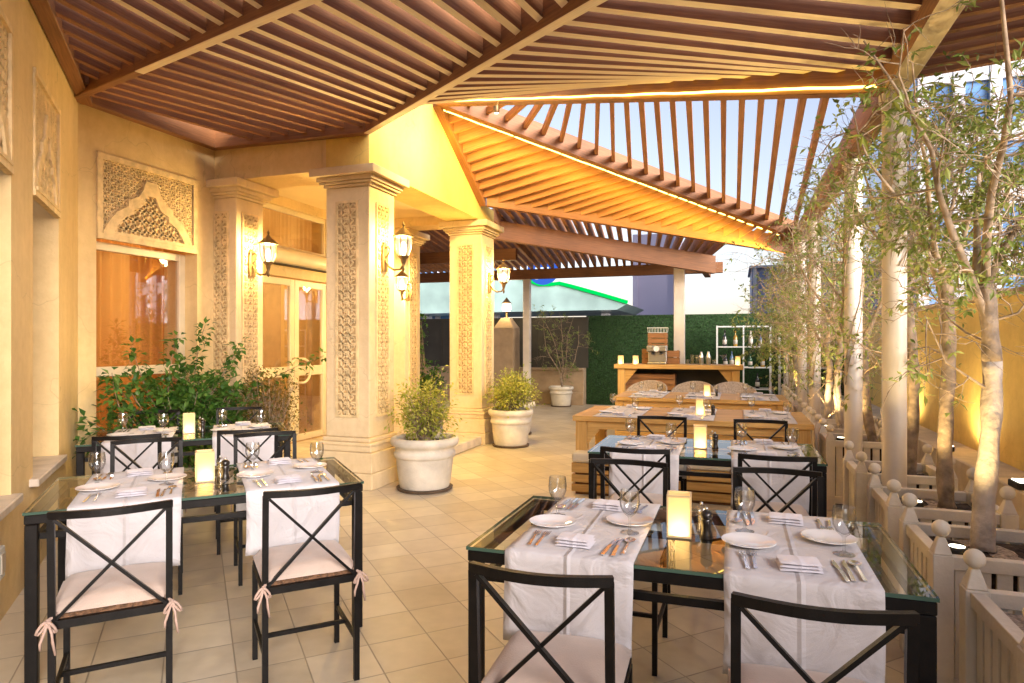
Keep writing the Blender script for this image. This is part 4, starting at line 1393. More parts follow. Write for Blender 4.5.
def make_mill(mat, name, lab):
    t = thing(name, 'x', lab)
    b = MB(); b.lathe([(.021, 0), (.022, .004), (.019, .018), (.016, .034), (.018, .05), (.021, .062), (.018, .069)], (0, 0, 0), 18); b.build('body', mat, t, smooth=True, smooth_angle=50)
    b = MB(); b.lathe([(.018, .070), (.022, .078), (.021, .090), (.012, .098), (.005, .100)], (0, 0, 0), 18); b.build('head', mat, t, smooth=True, smooth_angle=50)
    b = MB(); b.lathe([(.003, .100), (.007, .104), (.006, .110), (.0001, .113)], (0, 0, 0), 10); b.build('knob', M['steel'], t, smooth=True)
    return t

CH, TB = Proto(make_chair()), Proto(make_table())
GO, PLT, NP, FK, KN, SP = [Proto(f()) for f in (make_goblet, make_plate, make_napkin, make_fork, make_knife, make_spoon)]
CD = Proto(make_candle())
PM = Proto(make_mill(M['mill'], 'pepper_mill', 'pepper mill'))
SM = Proto(make_mill(M['clear'], 'salt_mill', 'salt mill'))

def local(cx, cy, rz):
    c_, s_ = math.cos(rz), math.sin(rz)
    return lambda x, y, z=0.0: (cx + x * c_ - y * s_, cy + x * s_ + y * c_, z)

def jit(a): return rnd.uniform(-a, a)
def lay_seat(L, rz, cx, side, where, hy, z, full=True):
    """one cover: side -1 is the edge nearer the camera"""
    def P(dx, dy): 
        return L(cx - side * dx, side * (hy - dy), z)
    a = rz + (0 if side < 0 else PI)
    NP.put(f'folded white napkin at the {where}', P(jit(.014), .125 + jit(.012)), a + jit(.14), 'folded napkins')
    FK.put(f'outer fork at the {where}', P(-.155, .135 + jit(.01)), a + jit(.11), 'forks')
    KN.put(f'inner knife at the {where}', P(.118, .125 + jit(.01)), a + jit(.11), 'knives')
    GO.put(f'clear stemmed glass at the {where}', P(.15 + jit(.012), .31 + jit(.015)), a, 'stemmed glasses')
    PLT.put(f'white side plate at the {where}', P(-.14 + jit(.012), .325 + jit(.012)), a, 'side plates')
    if full:
        FK.put(f'inner fork at the {where}', P(-.125, .145 + jit(.01)), a + jit(.11), 'forks')
        KN.put(f'outer knife at the {where}', P(.142, .13 + jit(.01)), a + jit(.11), 'knives')
        SP.put(f'spoon at the {where}', P(.172, .14 + jit(.01)), a + jit(.08), 'spoons')

RUN = [runner_mesh(.43, TD, .30, .7435, k * 1.7) for k in range(2)]
RUNP = [Proto(tag(o, 'x', 'table runner')) for o in RUN]
def dining(cx, cy, rz, tname, xs, bx=.60):
    L = local(cx, cy, rz)
    TB.put({'front right table': 'black steel table with glass top, front right, nearest the planters',
            'second right table': 'black steel glass-topped table behind the front right one, before the wooden tables',
            'front left table': 'black steel table with glass top, front left, by the window sills',
            'back left table': 'black steel glass-topped table at the back left beside the green bush'}[tname], L(0, 0), rz, 'glass topped dining tables')
    hy = TD / 2
    for k, x in enumerate(xs):
        sidew = 'left' if k == 0 else 'right'
        RUNP[k].put(f'white runner across the {sidew} half of the {tname}', L(x, 0), rz, 'white table runners')
        for side in (-1, 1):
            where = f'{"near" if side < 0 else "far"} {sidew} seat, {tname}'
            lay_seat(L, rz, x, side, where, hy, .7462)
            CH.put(f'black X-back chair with pink cushion at the {where}', L(x + jit(.010) + (.03 if (tname[0:5] == 'front' and rz == 0 and side < 0 and k == 0) else 0), side * (hy + bx - TD / 2 + .0 + (.0))), rz + (0 if side < 0 else PI) + jit(.04), 'X-back chairs round the glass tables')
    CD.put(f'square lit candle lamp in the middle of the {tname}', L(-.02, -.02, .7405), rz + .05, 'table candle lamps')
    PM.put(f'black pepper mill beside the candle on the {tname}', L(.075, -.03, .7405), 0, 'pepper mills')
    SM.put(f'clear salt mill behind the pepper mill on the {tname}', L(.055, .045, .7405), 0, 'salt mills')

dining(-.175, 2.46, 0, 'front right table', (-.345, .355), .60)
dining(-.205, 4.53, R(.5), 'second right table', (-.345, .39), .60)
dining(-2.557, 2.649, R(45), 'front left table', (-.335, .365), .69)
dining(-4.03, 4.00, R(43), 'back left table', (-.335, .365), .61)

# wooden tables
def make_wood_table():
    t = thing('wooden_table', 'x', 'wooden table')
    hx, hy = 1.07, .54
    b = MB()
    for k in range(6):
        y0 = -hy + k * .18; b.box(-hx, hx, y0 + .002, y0 + .178, .685, .735)
    b.build('table_top', M['pine'], t, bevel=.004)
    for sx in (-1, 1):
        for sy in (-1, 1):
            b = MB(); b.box(sx * (hx - .08) - .055, sx * (hx - .08) + .055, sy * (hy - .08) - .055, sy * (hy - .08) + .055, 0, .684); b.build('leg', M['pine'], t, bevel=.005)
            b = MB(); b.prism([(sx * (hx - .137), .683), (sx * (hx - .32), .683), (sx * (hx - .137), .46)] if sx > 0 else [(sx * (hx - .137), .683), (sx * (hx - .137), .46), (sx * (hx - .32), .683)], 'y', sy * (hy - .08) - .03, sy * (hy - .08) + .03); b.build('brace', M['pine'], t)
    b = MB()
    for sy in (-1, 1): b.box(-hx + .14, hx - .14, sy * (hy - .06) - .02, sy * (hy - .06) + .02, .61, .683)
    b.build('apron', M['pine'], t)
    return t
WTB = Proto(make_wood_table())
MAT_ = Proto(tag(runner_mesh(.44, 1.06, .0015, .7385, 5.0, 'cloth_mat'), 'x', 'table mat'))
def wooden(cx, cy, tname, lab, xs):
    WTB.put(lab, (cx, cy, 0), 0, 'heavy pine tables')
    L = local(cx, cy, 0)
    for k, x in enumerate(xs):
        pos = ('left', 'middle', 'right')[k]
        MAT_.put(f'white cloth across the {pos} of the {tname}', L(x, 0), 0, 'white cloths on the pine tables')
        for side in (-1, 1):
            lay_seat(L, 0, x, side, f'{"near" if side < 0 else "far"} {pos} seat, {tname}', .53, .7412, False)
    CD.put(f'round-glowing candle lamp on the {tname}'.replace('round-glowing', 'square lit'), L(.10, -.05, .736), 0, 'table candle lamps')
    PM.put(f'black pepper mill on the {tname}', L(.22, -.10, .736), 0, 'pepper mills')
wooden(-.43, 6.70, 'nearer pine table', 'heavy pine table with thick top, behind the black glass tables', (-.65, .02, .72))
wooden(-.46, 9.05, 'farther pine table', 'heavy pine table in front of the bar and tub chairs', (-.65, .05, .74))
# low bench
def bench(cx, cy, lab, L_=2.1):
    t = thing('pallet_bench', lab, 'bench', (cx, cy, 0), 0, 'low pallet benches at the pine tables')
    b = MB()
    for z0 in (.03, .12, .21):
        b.box(-L_ / 2, L_ / 2, -.24, -.215, z0, z0 + .07); b.box(-L_ / 2, L_ / 2, .215, .24, z0, z0 + .07)
        b.box(-L_ / 2, -L_ / 2 + .025, -.214, .214, z0, z0 + .07); b.box(L_ / 2 - .025, L_ / 2, -.214, .214, z0, z0 + .07)
    b.box(-L_ / 2, L_ / 2, -.24, .24, .282, .30)
    b.build('crate_base', M['pine'], t)
    b = MB(); b.box(-L_ / 2 + .03, L_ / 2 - .03, -.205, .205, .0, .281); b.build('inner_box', M['crate'], t)
    b = MB(); b.box(-L_ / 2, L_ / 2, -.25, .25, .302, .40); b.build('seat_pad', M['bench_pad'], t, bevel=.025, seg=3)
bench(-.43, 6.28, 'low pallet bench with beige pad in front of the nearer pine table')
bench(-.43, 8.66, 'low pallet bench with beige pad in front of the farther pine table')
# tub chairs
def make_tub():
    t = thing('tub_chair', 'x', 'tub chair')
    b = MB(); n = 20; vs = []
    for i in range(n + 1):
        a = PI * 1.15 * (i / n) - PI * .075
        h = .62 + .24 * math.sin(PI * i / n) ** .8
        for r, z in ((.27, .30), (.31, .5), (.33, h), (.30, h + .005), (.28, .5), (.25, .30)):
            vs.append((r * math.cos(a), r * math.sin(a) * .95, z))
    b.grid(vs, [(i * 6 + k, (i + 1) * 6 + k, (i + 1) * 6 + (k + 1) % 6, i * 6 + (k + 1) % 6) for i in range(n) for k in range(6)])
    b.build('shell', M['tub'], t, smooth=True)
    b = MB(); b.lathe([(.25, .34), (.275, .36), (.275, .43), (.25, .45)], (0, 0, 0), 20); b.build('seat', M['bench_pad'], t, smooth=True, smooth_angle=50)
    for k in range(4):
        a = PI / 4 + k * PI / 2
        b = MB(); b.tube([(.2 * math.cos(a), .2 * math.sin(a), .34), (.25 * math.cos(a), .25 * math.sin(a), 0)], .018, 8); b.build('leg', M['black'], t)
    return t
TU = Proto(make_tub())
for lab, x in (('taupe woven tub chair at the left of the farther pine table', -1.30), ('taupe woven tub chair in the middle behind the farther pine table', -.62), ('taupe woven tub chair at the right of the farther pine table', -.02)):
    TU.put(lab, (x, 10.0, 0), jit(.25), 'tub chairs before the bar')

# bar
BX0, BX1, BY, BZ = -2.02, .12, 11.35, 1.07
br = thing('wooden_bar', 'high pine bar counter with angled braces in front of the green screen', 'bar counter', ((BX0 + BX1) / 2, BY, 0))
hw = (BX1 - BX0) / 2
b = MB()
for k in range(4): b.box(-hw, hw, k * .165 + .002, k * .165 + .163, .995, BZ)
b.build('counter_top', M['pine'], br, bevel=.004)
for sx in (-1, 1):
    for y in (.04, .50):
        b = MB(); b.box(sx * (hw - .12) - .06, sx * (hw - .12) + .06, y, y + .12, 0, .993); b.build('leg', M['pine'], br, bevel=.004)
    b = MB(); q = [(sx * (hw - .18), .992), (sx * (hw - .40), .992), (sx * (hw - .18), .72)]
    b.prism(q if sx > 0 else [q[0], q[2], q[1]], 'y', .07, .13); b.build('brace', M['pine'], br)
b = MB(); b.box(-hw + .19, hw - .19, .56, .60, .1, .99); b.build('back_board', M['fence_dark'], br)
def crate(name, lab, loc, sx, sy, sz, rz=0):
    t = thing(name, lab, 'crate', loc, rz, 'wooden crates at the bar')
    b = MB()
    n = max(2, int(sz / .085)); h = sz / n
    for k in range(n):
        z0 = k * h + .004; z1 = (k + 1) * h - .008
        for y in (-sy / 2, sy / 2 - .012): b.box(-sx / 2, sx / 2, y, y + .012, z0, z1)
        for x in (-sx / 2, sx / 2 - .012): b.box(x, x + .012, -sy / 2 + .0125, sy / 2 - .0125, z0, z1)
    b.build('slat_side', M['crate'], t)
    b = MB(); b.box(-sx / 2 + .013, sx / 2 - .013, -sy / 2 + .013, sy / 2 - .013, .0, .012); b.build('bottom', M['crate'], t)
    b = MB()
    for x in (-1, 1):
        for y in (-1, 1): b.box(x * (sx / 2 - .026) - .012, x * (sx / 2 - .026) + .012, y * (sy / 2 - .026) - .012, y * (sy / 2 - .026) + .012, .013, sz)
    b.build('corner_post', M['crate'], t)
crate('wooden_crate', 'long wooden crate stored under the bar top at the left', (-1.45, 11.72, .62), .9, .3, .28)
crate('wooden_crate', 'small upright crate left of the coffee machine on the bar', (-1.46, 11.82, BZ), .25, .2, .27)
crate('wooden_crate', 'wooden crate right of the coffee machine against the square post', (-1.09, 11.83, BZ), .30, .2, .24)
crate('wooden_crate', 'topmost wooden crate under the wire basket on the bar', (-1.32, 11.86, BZ + .272), .33, .22, .28)
wb = MB()
for k in range(7): wb.tube([(-.16 + k * .053, -.1, 0), (-.17 + k * .057, -.11, .09)], .004, 5); wb.tube([(-.16 + k * .053, .1, 0), (-.17 + k * .057, .11, .09)], .004, 5)
for z, e in ((0.004, .16), (.09, .172)):
    wb.tube([(-e, -e * .65, z), (e, -e * .65, z), (e, e * .65, z), (-e, e * .65, z), (-e, -e * .65, z)], .005, 5)
tag(wb.build('wire_basket', M['white_metal'], None, loc=(-1.32, 11.86, BZ + .553)), 'pale wire basket on top of the stacked crate', 'basket')
cm = thing('coffee_machine', 'shiny steel coffee machine on the bar between the crates', 'coffee machine', (-1.30, 11.58, BZ))
b = MB(); b.box(-.16, .16, -.12, .12, .0, .04); b.box(-.16, .16, .02, .12, .041, .22); b.box(-.17, .17, -.12, .125, .221, .32); b.build('body', M['steel'], cm, bevel=.012, seg=2)
for s in (-1, 1):
    b = MB(); b.tube([(s * .07, -.06, .22), (s * .07, -.06, .17)], .025, 10); b.bar((s * .07, -.08, .185), (s * .07, -.17, .18), .016, .016); b.build('filter_handle', M['rubber'], cm)
b = MB(); b.lathe([(.05, 0), (.05, .012), (.001, .012)], (0, 0, 0), 16); b.build('gauge', M['ceramic'], cm, loc=(0, -.121, .27), rot=(PI / 2, 0, 0))
b = MB(); b.box(-.16, .16, -.1, .1, .321, .335); b.build('cup_rail', M['silver'], cm)
# bar glassware
def bottle(name, mat, lab, loc, h=.28, r=.036, neck=.014, group='bottles and shakers on the bar', cat='bottle'):
    t = thing(name, lab, cat, loc, 0, group)
    b = MB(); b.lathe([(r, 0), (r, h * .55), (r * .85, h * .63), (neck, h * .74), (neck, h * .93), (neck * 1.2, h * .94), (neck * 1.2, h * .97)], (0, 0, 0), 14); b.build('body', mat, t, smooth=True, smooth_angle=50)
    b = MB(); b.lathe([(neck * 1.1, h * .971), (neck * 1.1, h), (.0001, h)], (0, 0, 0), 10); b.build('cap', M['bottle_dark'], t)
    b = MB(); b.captop = False; b.lathe([(r * 1.012, h * .15), (r * 1.012, h * .42)], (0, 0, 0), 14); b.build('paper_label', M['label_w'], t, smooth=True)
    return t
for k, (x, kind) in enumerate(((-.78, 'tumbler'), (-.70, 'tall'), (-.62, 'tall'), (-.555, 'shaker'), (-.44, 'shaker'), (-.35, 'tumbler'))):
    lab = ('short clear tumbler right of the square post on the bar', 'first tall clear glass right of the post on the bar', 'second tall clear glass beside the shakers on the bar',
           'left steel cocktail shaker on the bar', 'right steel cocktail shaker with cone lid on the bar', 'short clear tumbler between shaker and martini glass')[k]
    if kind == 'tumbler': o = lathe_obj('tumbler', [(.03, 0), (.036, .09), (.034, .09), (.028, .008), (.0001, .008)], M['clear'], 14)
    elif kind == 'tall': o = lathe_obj('tall_glass', [(.03, 0), (.036, .17), (.034, .17), (.028, .008), (.0001, .008)], M['clear'], 14)
    else: o = lathe_obj('cocktail_shaker', [(.035, 0), (.045, .12), (.045, .13), (.03, .17), (.022, .20), (.02, .22), (.0001, .225)], M['steel'], 16)
    o.location = (x, 11.5, BZ); tag(o, lab, 'glass' if kind != 'shaker' else 'shaker', 'bar glassware')
o = lathe_obj('martini_glass', [(.04, 0), (.04, .003), (.005, .008), (.004, .10), (.06, .17), (.058, .17), (.003, .104), (.0001, .104)], M['clear'], 18); o.location = (-.20, 11.5, BZ)
tag(o, 'martini glass standing on the bar counter', 'glass', 'bar glassware')
for lab, x in (('square lit candle lamp at the left end of the bar', -1.92), ('square lit candle lamp left of the crates on the bar', -1.66), ('square lit candle lamp at the right end of the bar', .03)):
    CD.put(lab, (x, 11.47, BZ), 0, 'candle lamps on the bar')
# shelves
def make_shelf():
    t = thing('shelf_unit', 'x', 'shelf')
    W_, D_, Hh = .52, .17, 1.80
    for sx in (-1, 0, 1):
        for sy in (-1, 1):
            b = MB(); b.bar((sx * W_, sy * D_, 0), (sx * W_, sy * D_, Hh), .026, .026); b.build('upright', M['white_metal'], t)
    for z in (.5, .94, 1.36, Hh - .02):
        b = MB()
        for sy in (-1, 1): b.bar((-W_ + .014, sy * D_, z), (W_ - .014, sy * D_, z), .022, .024)
        for sx in (-1, 0, 1): b.bar((sx * W_, -D_ + .014, z), (sx * W_, D_ - .014, z), .022, .022)
        b.build('shelf_frame', M['white_metal'], t)
        b = MB(); b.box(-W_ + .02, W_ - .02, -D_ + .015, D_ - .015, z - .004, z + .004); b.build('shelf_glass', M['clear'], t)
    return t
SH = Proto(make_shelf())
SH.put('white metal bottle shelf standing before the green screen right of the bar', (.15, 14.3, 0), 0, 'bottle shelves')
SH.put('white metal shelf half hidden behind the leaves by the planters', (1.36, 14.3, 0), 0, 'bottle shelves')
k = 0
for z, xs, mats in ((1.364, (-.34, -.13, .17, .36), ('bottle_dark', 'bottle_amber', 'label_w', 'bottle_blue')), (.944, (-.32, -.2, .16, .40), ('bottle_dark', 'bottle_blue', 'bottle_green', 'bottle_amber')), (.504, (.30,), ('bottle_dark',))):
    for x, mm in zip(xs, mats):
        nm = {'bottle_dark': 'dark', 'bottle_amber': 'amber', 'label_w': 'pale', 'bottle_blue': 'blue', 'bottle_green': 'green'}[mm]
        row = {1.364: 'top', .944: 'middle', .504: 'lower'}[z]
        bottle('bottle', M[mm], f'{nm} bottle on the {row} row of the white shelf', (.12 + x, 14.3 + jit(.05), z + .001), .30 + jit(.05), .042, group='bottles on the white shelf')

# ================================================================== POTS AND SHRUBS
def foliage(mb_leaf, mb_twig, c, rad, n, L, W, stems=0, base=None, clump=9, seed=0, flat=0.0, spread=.16):
    r_ = random.Random(seed)
    c = Vector(c)
    centers = []
    for k in range(max(1, n // clump)):
        while True:
            v = Vector((r_.uniform(-1, 1), r_.uniform(-1, 1), r_.uniform(-1, 1)))
            if .25 < v.length < 1: break
        v *= .80 + .75 * noise.noise(v * 2.1 + Vector((seed, 0, 0)))
        centers.append(c + Vector((v.x * rad[0], v.y * rad[1], v.z * rad[2])))
    for cc in centers:
        if mb_twig is not None and r_.random() < .6:
            b0 = Vector(base) if base is not None else c
            mid = b0.lerp(cc, .55) + Vector((r_.uniform(-.04, .04), r_.uniform(-.04, .04), .03))
            if stems: mb_twig.tube([b0 + Vector((r_.uniform(-.05, .05), r_.uniform(-.05, .05), 0)), mid, cc], [.006, .004, .002], 4, False)
        out = (cc - c); out.normalize()
        for j in range(clump):
            p = cc + Vector((r_.gauss(0, 1), r_.gauss(0, 1), r_.gauss(0, 1))) * spread * .35
            d = (out * .7 + Vector((r_.uniform(-1, 1), r_.uniform(-1, 1), r_.uniform(-.7, .8))))
            if d.length < .1: d = Vector((0, 0, 1))
            nr = Vector((r_.uniform(-.6, .6), r_.uniform(-.6, .6), 1))
            k = r_.uniform(.65, 1.2)
            mb_leaf.leaf(p, d, nr, L * k, W * k)

def pot(name, lab, loc, r, h, grp):
    t = thing(name, lab, 'pot', loc, 0, grp)
    s = r / .32; z = h / .52
    b = MB(); b.captop = False
    b.lathe([(x * s, y * z) for x, y in ((.225, .028), (.235, .03), (.245, .07), (.262, .20), (.275, .32), (.288, .325), (.296, .35), (.29, .375), (.28, .385), (.283, .42), (.30, .43), (.322, .45), (.328, .48), (.318, .51), (.295, .52), (.275, .515), (.265, .48), (.26, .45))], (0, 0, 0), 40)
    b.build('pot_body', M['pot'], t, smooth=True, smooth_angle=60)
    b = MB(); b.lathe([(.23 * s, 0), (.26 * s, .004), (.27 * s, .026), (.24 * s, .027)], (0, 0, 0), 32); b.build('saucer', M['pot_base'], t, smooth=True, smooth_angle=50)
    b = MB(); b.lathe([(.262 * s, .46 * z), (.15 * s, .468 * z), (.0001, .47 * z)], (0, 0, 0), 24); b.build('soil', M['soil'], t, smooth=True)
    return t
PG = 'large white round pots by the porch'
def shrub(name, lab, loc, rad, zc, n, mat, L, W, seed, base_z, clump=9, grp=None, stems=1, extra=None):
    t = thing(name, lab, 'shrub', (loc[0], loc[1], base_z), 0, grp)
    lf, tw_ = MB(), MB()
    foliage(lf, tw_, (0, 0, zc), rad, n, L, W, stems, (0, 0, 0), clump, seed)
    if extra: extra(lf, tw_)
    lf.build('foliage', mat, t); tw_.build('stems', M['twig'], t)
    return t
pot('plant_pot', 'large white round pot beside the front porch column', (-2.91, 5.80, 0), .33, .52, PG)
shrub('potted_shrub', 'yellow-green leafy shrub in the white pot by the front column', (-2.91, 5.80), (.33, .33, .31), .30, 2400, M['leaf_yellow'], .052, .022, 3, .47, grp='yellow-green potted shrubs')
pot('plant_pot', 'large white round pot by the far yellow column, before the grey paving', (-2.98, 8.60, 0), .31, .52, PG)
shrub('potted_shrub', 'yellow-green shrub in the pot in front of the far yellow column', (-2.98, 8.60), (.33, .33, .24), .24, 2200, M['leaf_yellow'], .055, .024, 5, .47, grp='yellow-green potted shrubs')
pot('plant_pot', 'white pot half hidden behind the far yellow column', (-3.30, 9.75, 0), .31, .52, PG)
shrub('potted_shrub', 'yellow-green shrub half hidden behind the far yellow column', (-3.30, 9.75), (.36, .36, .26), .26, 1800, M['leaf_yellow'], .055, .024, 8, .47, grp='yellow-green potted shrubs')
pot('plant_pot', 'small white pot of a bare tree by the low buff wall', (-3.76, 14.35, 0), .28, .46, 'small white pots')
shrub('rust_shrub', 'thin olive and rust shrub in front of the glazed door', (-4.74, 5.72), (.36, .42, .52), .72, 2600, M['leaf_rust'], .045, .022, 12, 0, 8, stems=1)
def sprays(lf, tw_):
    r_ = random.Random(4)
    for (p0, p1, p2) in (((0, .4, .75), (.25, 1.0, 1.12), (.55, 1.45, 1.30)), ((0, -.3, .8), (.0, -.5, 1.1), (.05, -.62, 1.42)), ((0, .1, .8), (0, .1, 1.3), (.05, .2, 1.62)),
                         ((0, -.55, .5), (.1, -.85, 1.0), (.25, -.98, 1.2)), ((.1, .2, .9), (.2, .35, 1.2), (.25, .45, 1.45)), ((0, -.2, .8), (.05, -.25, 1.2), (.1, -.2, 1.5))):
        P0, P1, P2 = Vector(p0), Vector(p1), Vector(p2)
        pts = [P0.lerp(P1, t).lerp(P1.lerp(P2, t), t) for t in [i / 10 for i in range(11)]]
        tw_.tube(pts, [.007 - .0005 * i for i in range(11)], 5, False)
        for i in range(3, 11):
            for q in range(10):
                d = Vector((r_.uniform(-1, 1), r_.uniform(-1, 1), r_.uniform(-.8, .6)))
                lf.leaf(pts[i] + d * .05, d, (r_.uniform(-.4, .4), r_.uniform(-.4, .4), 1), r_.uniform(.055, .085), r_.uniform(.04, .055))
shrub('window_bush', 'large dark green bush with arching sprays below the window', (-5.0, 4.88), (.36, 1.0, .55), .64, 6200, M['leaf_dark'], .078, .052, 2, 0, 10, extra=sprays)
shrub('climbing_bush', 'dark green climbing shrub beside the rear porch pilaster', (-4.98, 9.95), (.32, .4, .55), .62, 1300, M['leaf_dark'], .08, .045, 21, 0, 9,
      extra=lambda lf, tw_: foliage(lf, tw_, (-.15, -.05, 1.45), (.14, .16, .55), 420, .08, .045, 1, (0, 0, .6), 7, 33))

# ================================================================== PLANTERS
def make_planter():
    t = thing('timber_planter', 'x', 'planter')
    S = .245; HT = .60
    for sx in (-1, 1):
        for sy in (-1, 1):
            x, y = sx * S, sy * S
            b = MB(); b.box(x - .036, x + .036, y - .036, y + .036, 0, .606)
            b.hexa([(x - .033, y - .033, .607), (x + .033, y - .033, .607), (x + .033, y + .033, .607), (x - .033, y + .033, .607), (x - .013, y - .013, .672), (x + .013, y - .013, .672), (x + .013, y + .013, .672), (x - .013, y + .013, .672)])
            po = b.build('corner_post', M['planter'], t, bevel=.003)
            b = MB(); b.ball((x, y, .705), .033, 16, 10); b.build('ball_finial', M['planter'], po, smooth=True)
    for k in range(4):
        b = MB()
        b.bar((-S + .037, -S, .575), (S - .037, -S, .575), .045, .05)
        b.bar((-S + .037, -S, .09), (S - .037, -S, .09), .035, .06)
        for i in range(6):
            xx = -S + .037 + .034 + i * .0704
            b.bar((xx, -S, .121), (xx, -S, .549), .052, .016, (0, 1, 0))
        b.build('side_panel', M['planter'], t, rot=(0, 0, k * PI / 2), bevel=.002)
    b = MB(); b.box(-S + .03, S - .03, -S + .03, S - .03, .04, .535); b.build('liner', M['soil'], t)
    return t
PLN = Proto(make_planter())
def soil_mesh(mat, seed):
    b = MB(); n = 12; vs = []
    for j in range(n + 1):
        for i in range(n + 1):
            x = -.205 + .41 * i / n; y = -.205 + .41 * j / n
            vs.append((x, y, .545 + .02 * noise.noise(Vector((x * 9, y * 9, seed)))))
    b.grid(vs, [(j * (n + 1) + i, j * (n + 1) + i + 1, (j + 1) * (n + 1) + i + 1, (j + 1) * (n + 1) + i) for j in range(n) for i in range(n)])
    return b.build('soil_surface', mat, None, smooth=True)
PY = [2.365, 3.24, 4.05, 4.965, 6.45, 7.30, 8.15, 9.25, 10.1, 10.95, 11.8]
ORD = ['nearest', 'second', 'third', 'fourth', 'fifth', 'sixth', 'seventh', 'eighth', 'ninth', 'tenth', 'eleventh']
for i, y in enumerate(PY):
    p = PLN.put(f'white slatted timber planter with ball finials, {ORD[i]} along the ochre wall', (1.015, y, 0), 0, 'white ball-finial planters')
    s = soil_mesh(M['sand'] if i == 0 else M['soil'], i); s.parent = p

# ================================================================== TREES
def make_tree(name, lab, loc, fork_h, trunk_r, lean, seed, top=2.6, n_lead=4, n_low=3, white=0.0, base_z=.55, spread=1.0, grp='slender trees in the white planters',
              L=.046, W=.018, keep=.34, leaf_n=8, nb1=7, nb2=6, nb3=4, low=(.55, 1.0), mat=None):
    """trunk to fork_h, leaders up to top, three orders of twigs, leaves in loose tufts"""
    r_ = random.Random(seed)
    t = thing(name, lab, 'tree', (loc[0], loc[1], base_z), 0, grp)
    tk = MB(); n = 34; pts = []; rr = []
    for i in range(n + 1):
        k = i / n
        pts.append(Vector((lean[0] * k + .022 * math.sin(k * 5 + seed), lean[1] * k + .022 * math.cos(k * 4 + seed), fork_h * k)))
        rr.append(trunk_r * (1.16 if i == 0 else 1) * (1 - .30 * k) * (1 + .05 * math.sin(i * .9 + seed)))
    ks = int(n * white)
    if ks:
        tk.tube(pts[:ks + 1], rr[:ks + 1], 18, True, 1); tk.tube(pts[ks:], rr[ks:], 18, True, 0)
    else: tk.tube(pts, rr, 18, True, 0)
    for i, v in enumerate(tk.v):
        w_ = Vector(v)
        dv = noise.noise(Vector((w_.x * 60, w_.y * 60, w_.z * 9 + seed))) * .0045 + noise.noise(Vector((w_.x * 16, w_.y * 16, w_.z * 5 + seed))) * .006
        ax = pts[min(n, max(0, int(round(w_.z / fork_h * n))))]
        rd = Vector((w_.x - ax.x, w_.y - ax.y, 0))
        if rd.length > 1e-4: tk.v[i] = tuple(w_ + rd.normalized() * dv)
    tk.build('trunk', [M['bark'], M['white_bark']], t, smooth=True)
    br_, lf = MB(), MB()
    green = [Vector((r_.uniform(-1, 1), r_.uniform(-1, 1), r_.uniform(.4, top))) for k in range(7)]
    def walk(p, d, ln, m, wob, up):
        q = [p]; dd = d.normalized()
        for i in range(m):
            dd = (dd + Vector((r_.gauss(0, wob), r_.gauss(0, wob), r_.gauss(up, wob)))).normalized()
            q.append(q[-1] + dd * ln / m)
        return q, dd
    def twig(p, d, ln, r, lev):
        q, dd = walk(p, d, ln, 4 if lev < 2 else 3, .25, .03)
        m = len(q) - 1
        br_.tube(q, [r * (1 - .65 * i / m) for i in range(m + 1)], 5 if lev == 0 else 3, False)
        if lev == 2:
            dist = min((q[-1] - g).length for g in green)
            if r_.random() < keep * (1.25 if dist < .5 else .6):
                for j in range(leaf_n):
                    e = Vector((r_.uniform(-1, 1), r_.uniform(-1, 1), r_.uniform(-1, .6)))
                    k = r_.uniform(.6, 1.3)
                    lf.leaf(q[-1 - (j % 3)], dd * .6 + e, (r_.uniform(-.7, .7), r_.uniform(-.7, .7), 1), L * k, W * k)
            return
        for b_ in range((nb2, nb3)[lev]):
            k = r_.uniform(.2, 1.0); i = min(m - 1, int(k * m)); pp = q[i].lerp(q[i + 1], k * m - i)
            side = Vector((r_.gauss(0, 1), r_.gauss(0, 1), r_.gauss(0, .8))).normalized()
            twig(pp, dd * .5 + side, ln * r_.uniform(.45, .75), r * .55, lev + 1)
    for k in range(n_lead):
        a = k * 2 * PI / n_lead + r_.uniform(-.4, .4) + seed
        q, dd = walk(pts[-1] - Vector((0, 0, .05 * k)), Vector((math.cos(a) * .55, math.sin(a) * .55, 1)), (top - fork_h) * r_.uniform(.9, 1.15), 7, .12, .03)
        br_.tube(q, [trunk_r * .42 * (1 - .8 * i / 7) for i in range(8)], 8, False)
        for b_ in range(nb1):
            kk = r_.uniform(.08, 1.0) * 7; i = min(6, int(kk)); pp = q[i].lerp(q[i + 1], kk - i)
            b2 = r_.uniform(0, 2 * PI)
            twig(pp, Vector((math.cos(b2), math.sin(b2), r_.uniform(-.25, .6))), r_.uniform(.4, .75) * spread, trunk_r * .14, 0)
    for k in range(n_low):
        z = r_.uniform(*low); i = min(n - 1, int(z * n)); a = k * 2.3 + seed * .7
        twig(pts[i], Vector((math.cos(a), math.sin(a), r_.uniform(.1, .6))), r_.uniform(.6, .9) * spread, trunk_r * .15, 0)
    br_.build('branches', M['twig'], t, smooth=True)
    lf.build('crown', mat or M['leaf'], t)
    return t
make_tree('planter_tree', 'slender twiggy tree with whitewashed trunk in the second planter', (1.03, 3.30), 1.15, .045, (.0, .05), 11, 2.5, 4, 4, .72, spread=.60, nb1=8, keep=.42, low=(.6, 1.0))
make_tree('planter_tree', 'slender brown-trunked tree in the third planter, behind the whitewashed one', (1.10, 4.10), 1.25, .041, (-.02, .05), 23, 2.4, 4, 3, 0, spread=.52, nb1=7, keep=.42)
make_tree('planter_tree', 'dark-trunked tree just right of the nearest pergola post', (1.12, 5.0), 1.3, .04, (0, .1), 37, 2.4, 4, 3, 0, nb1=7, spread=.7)
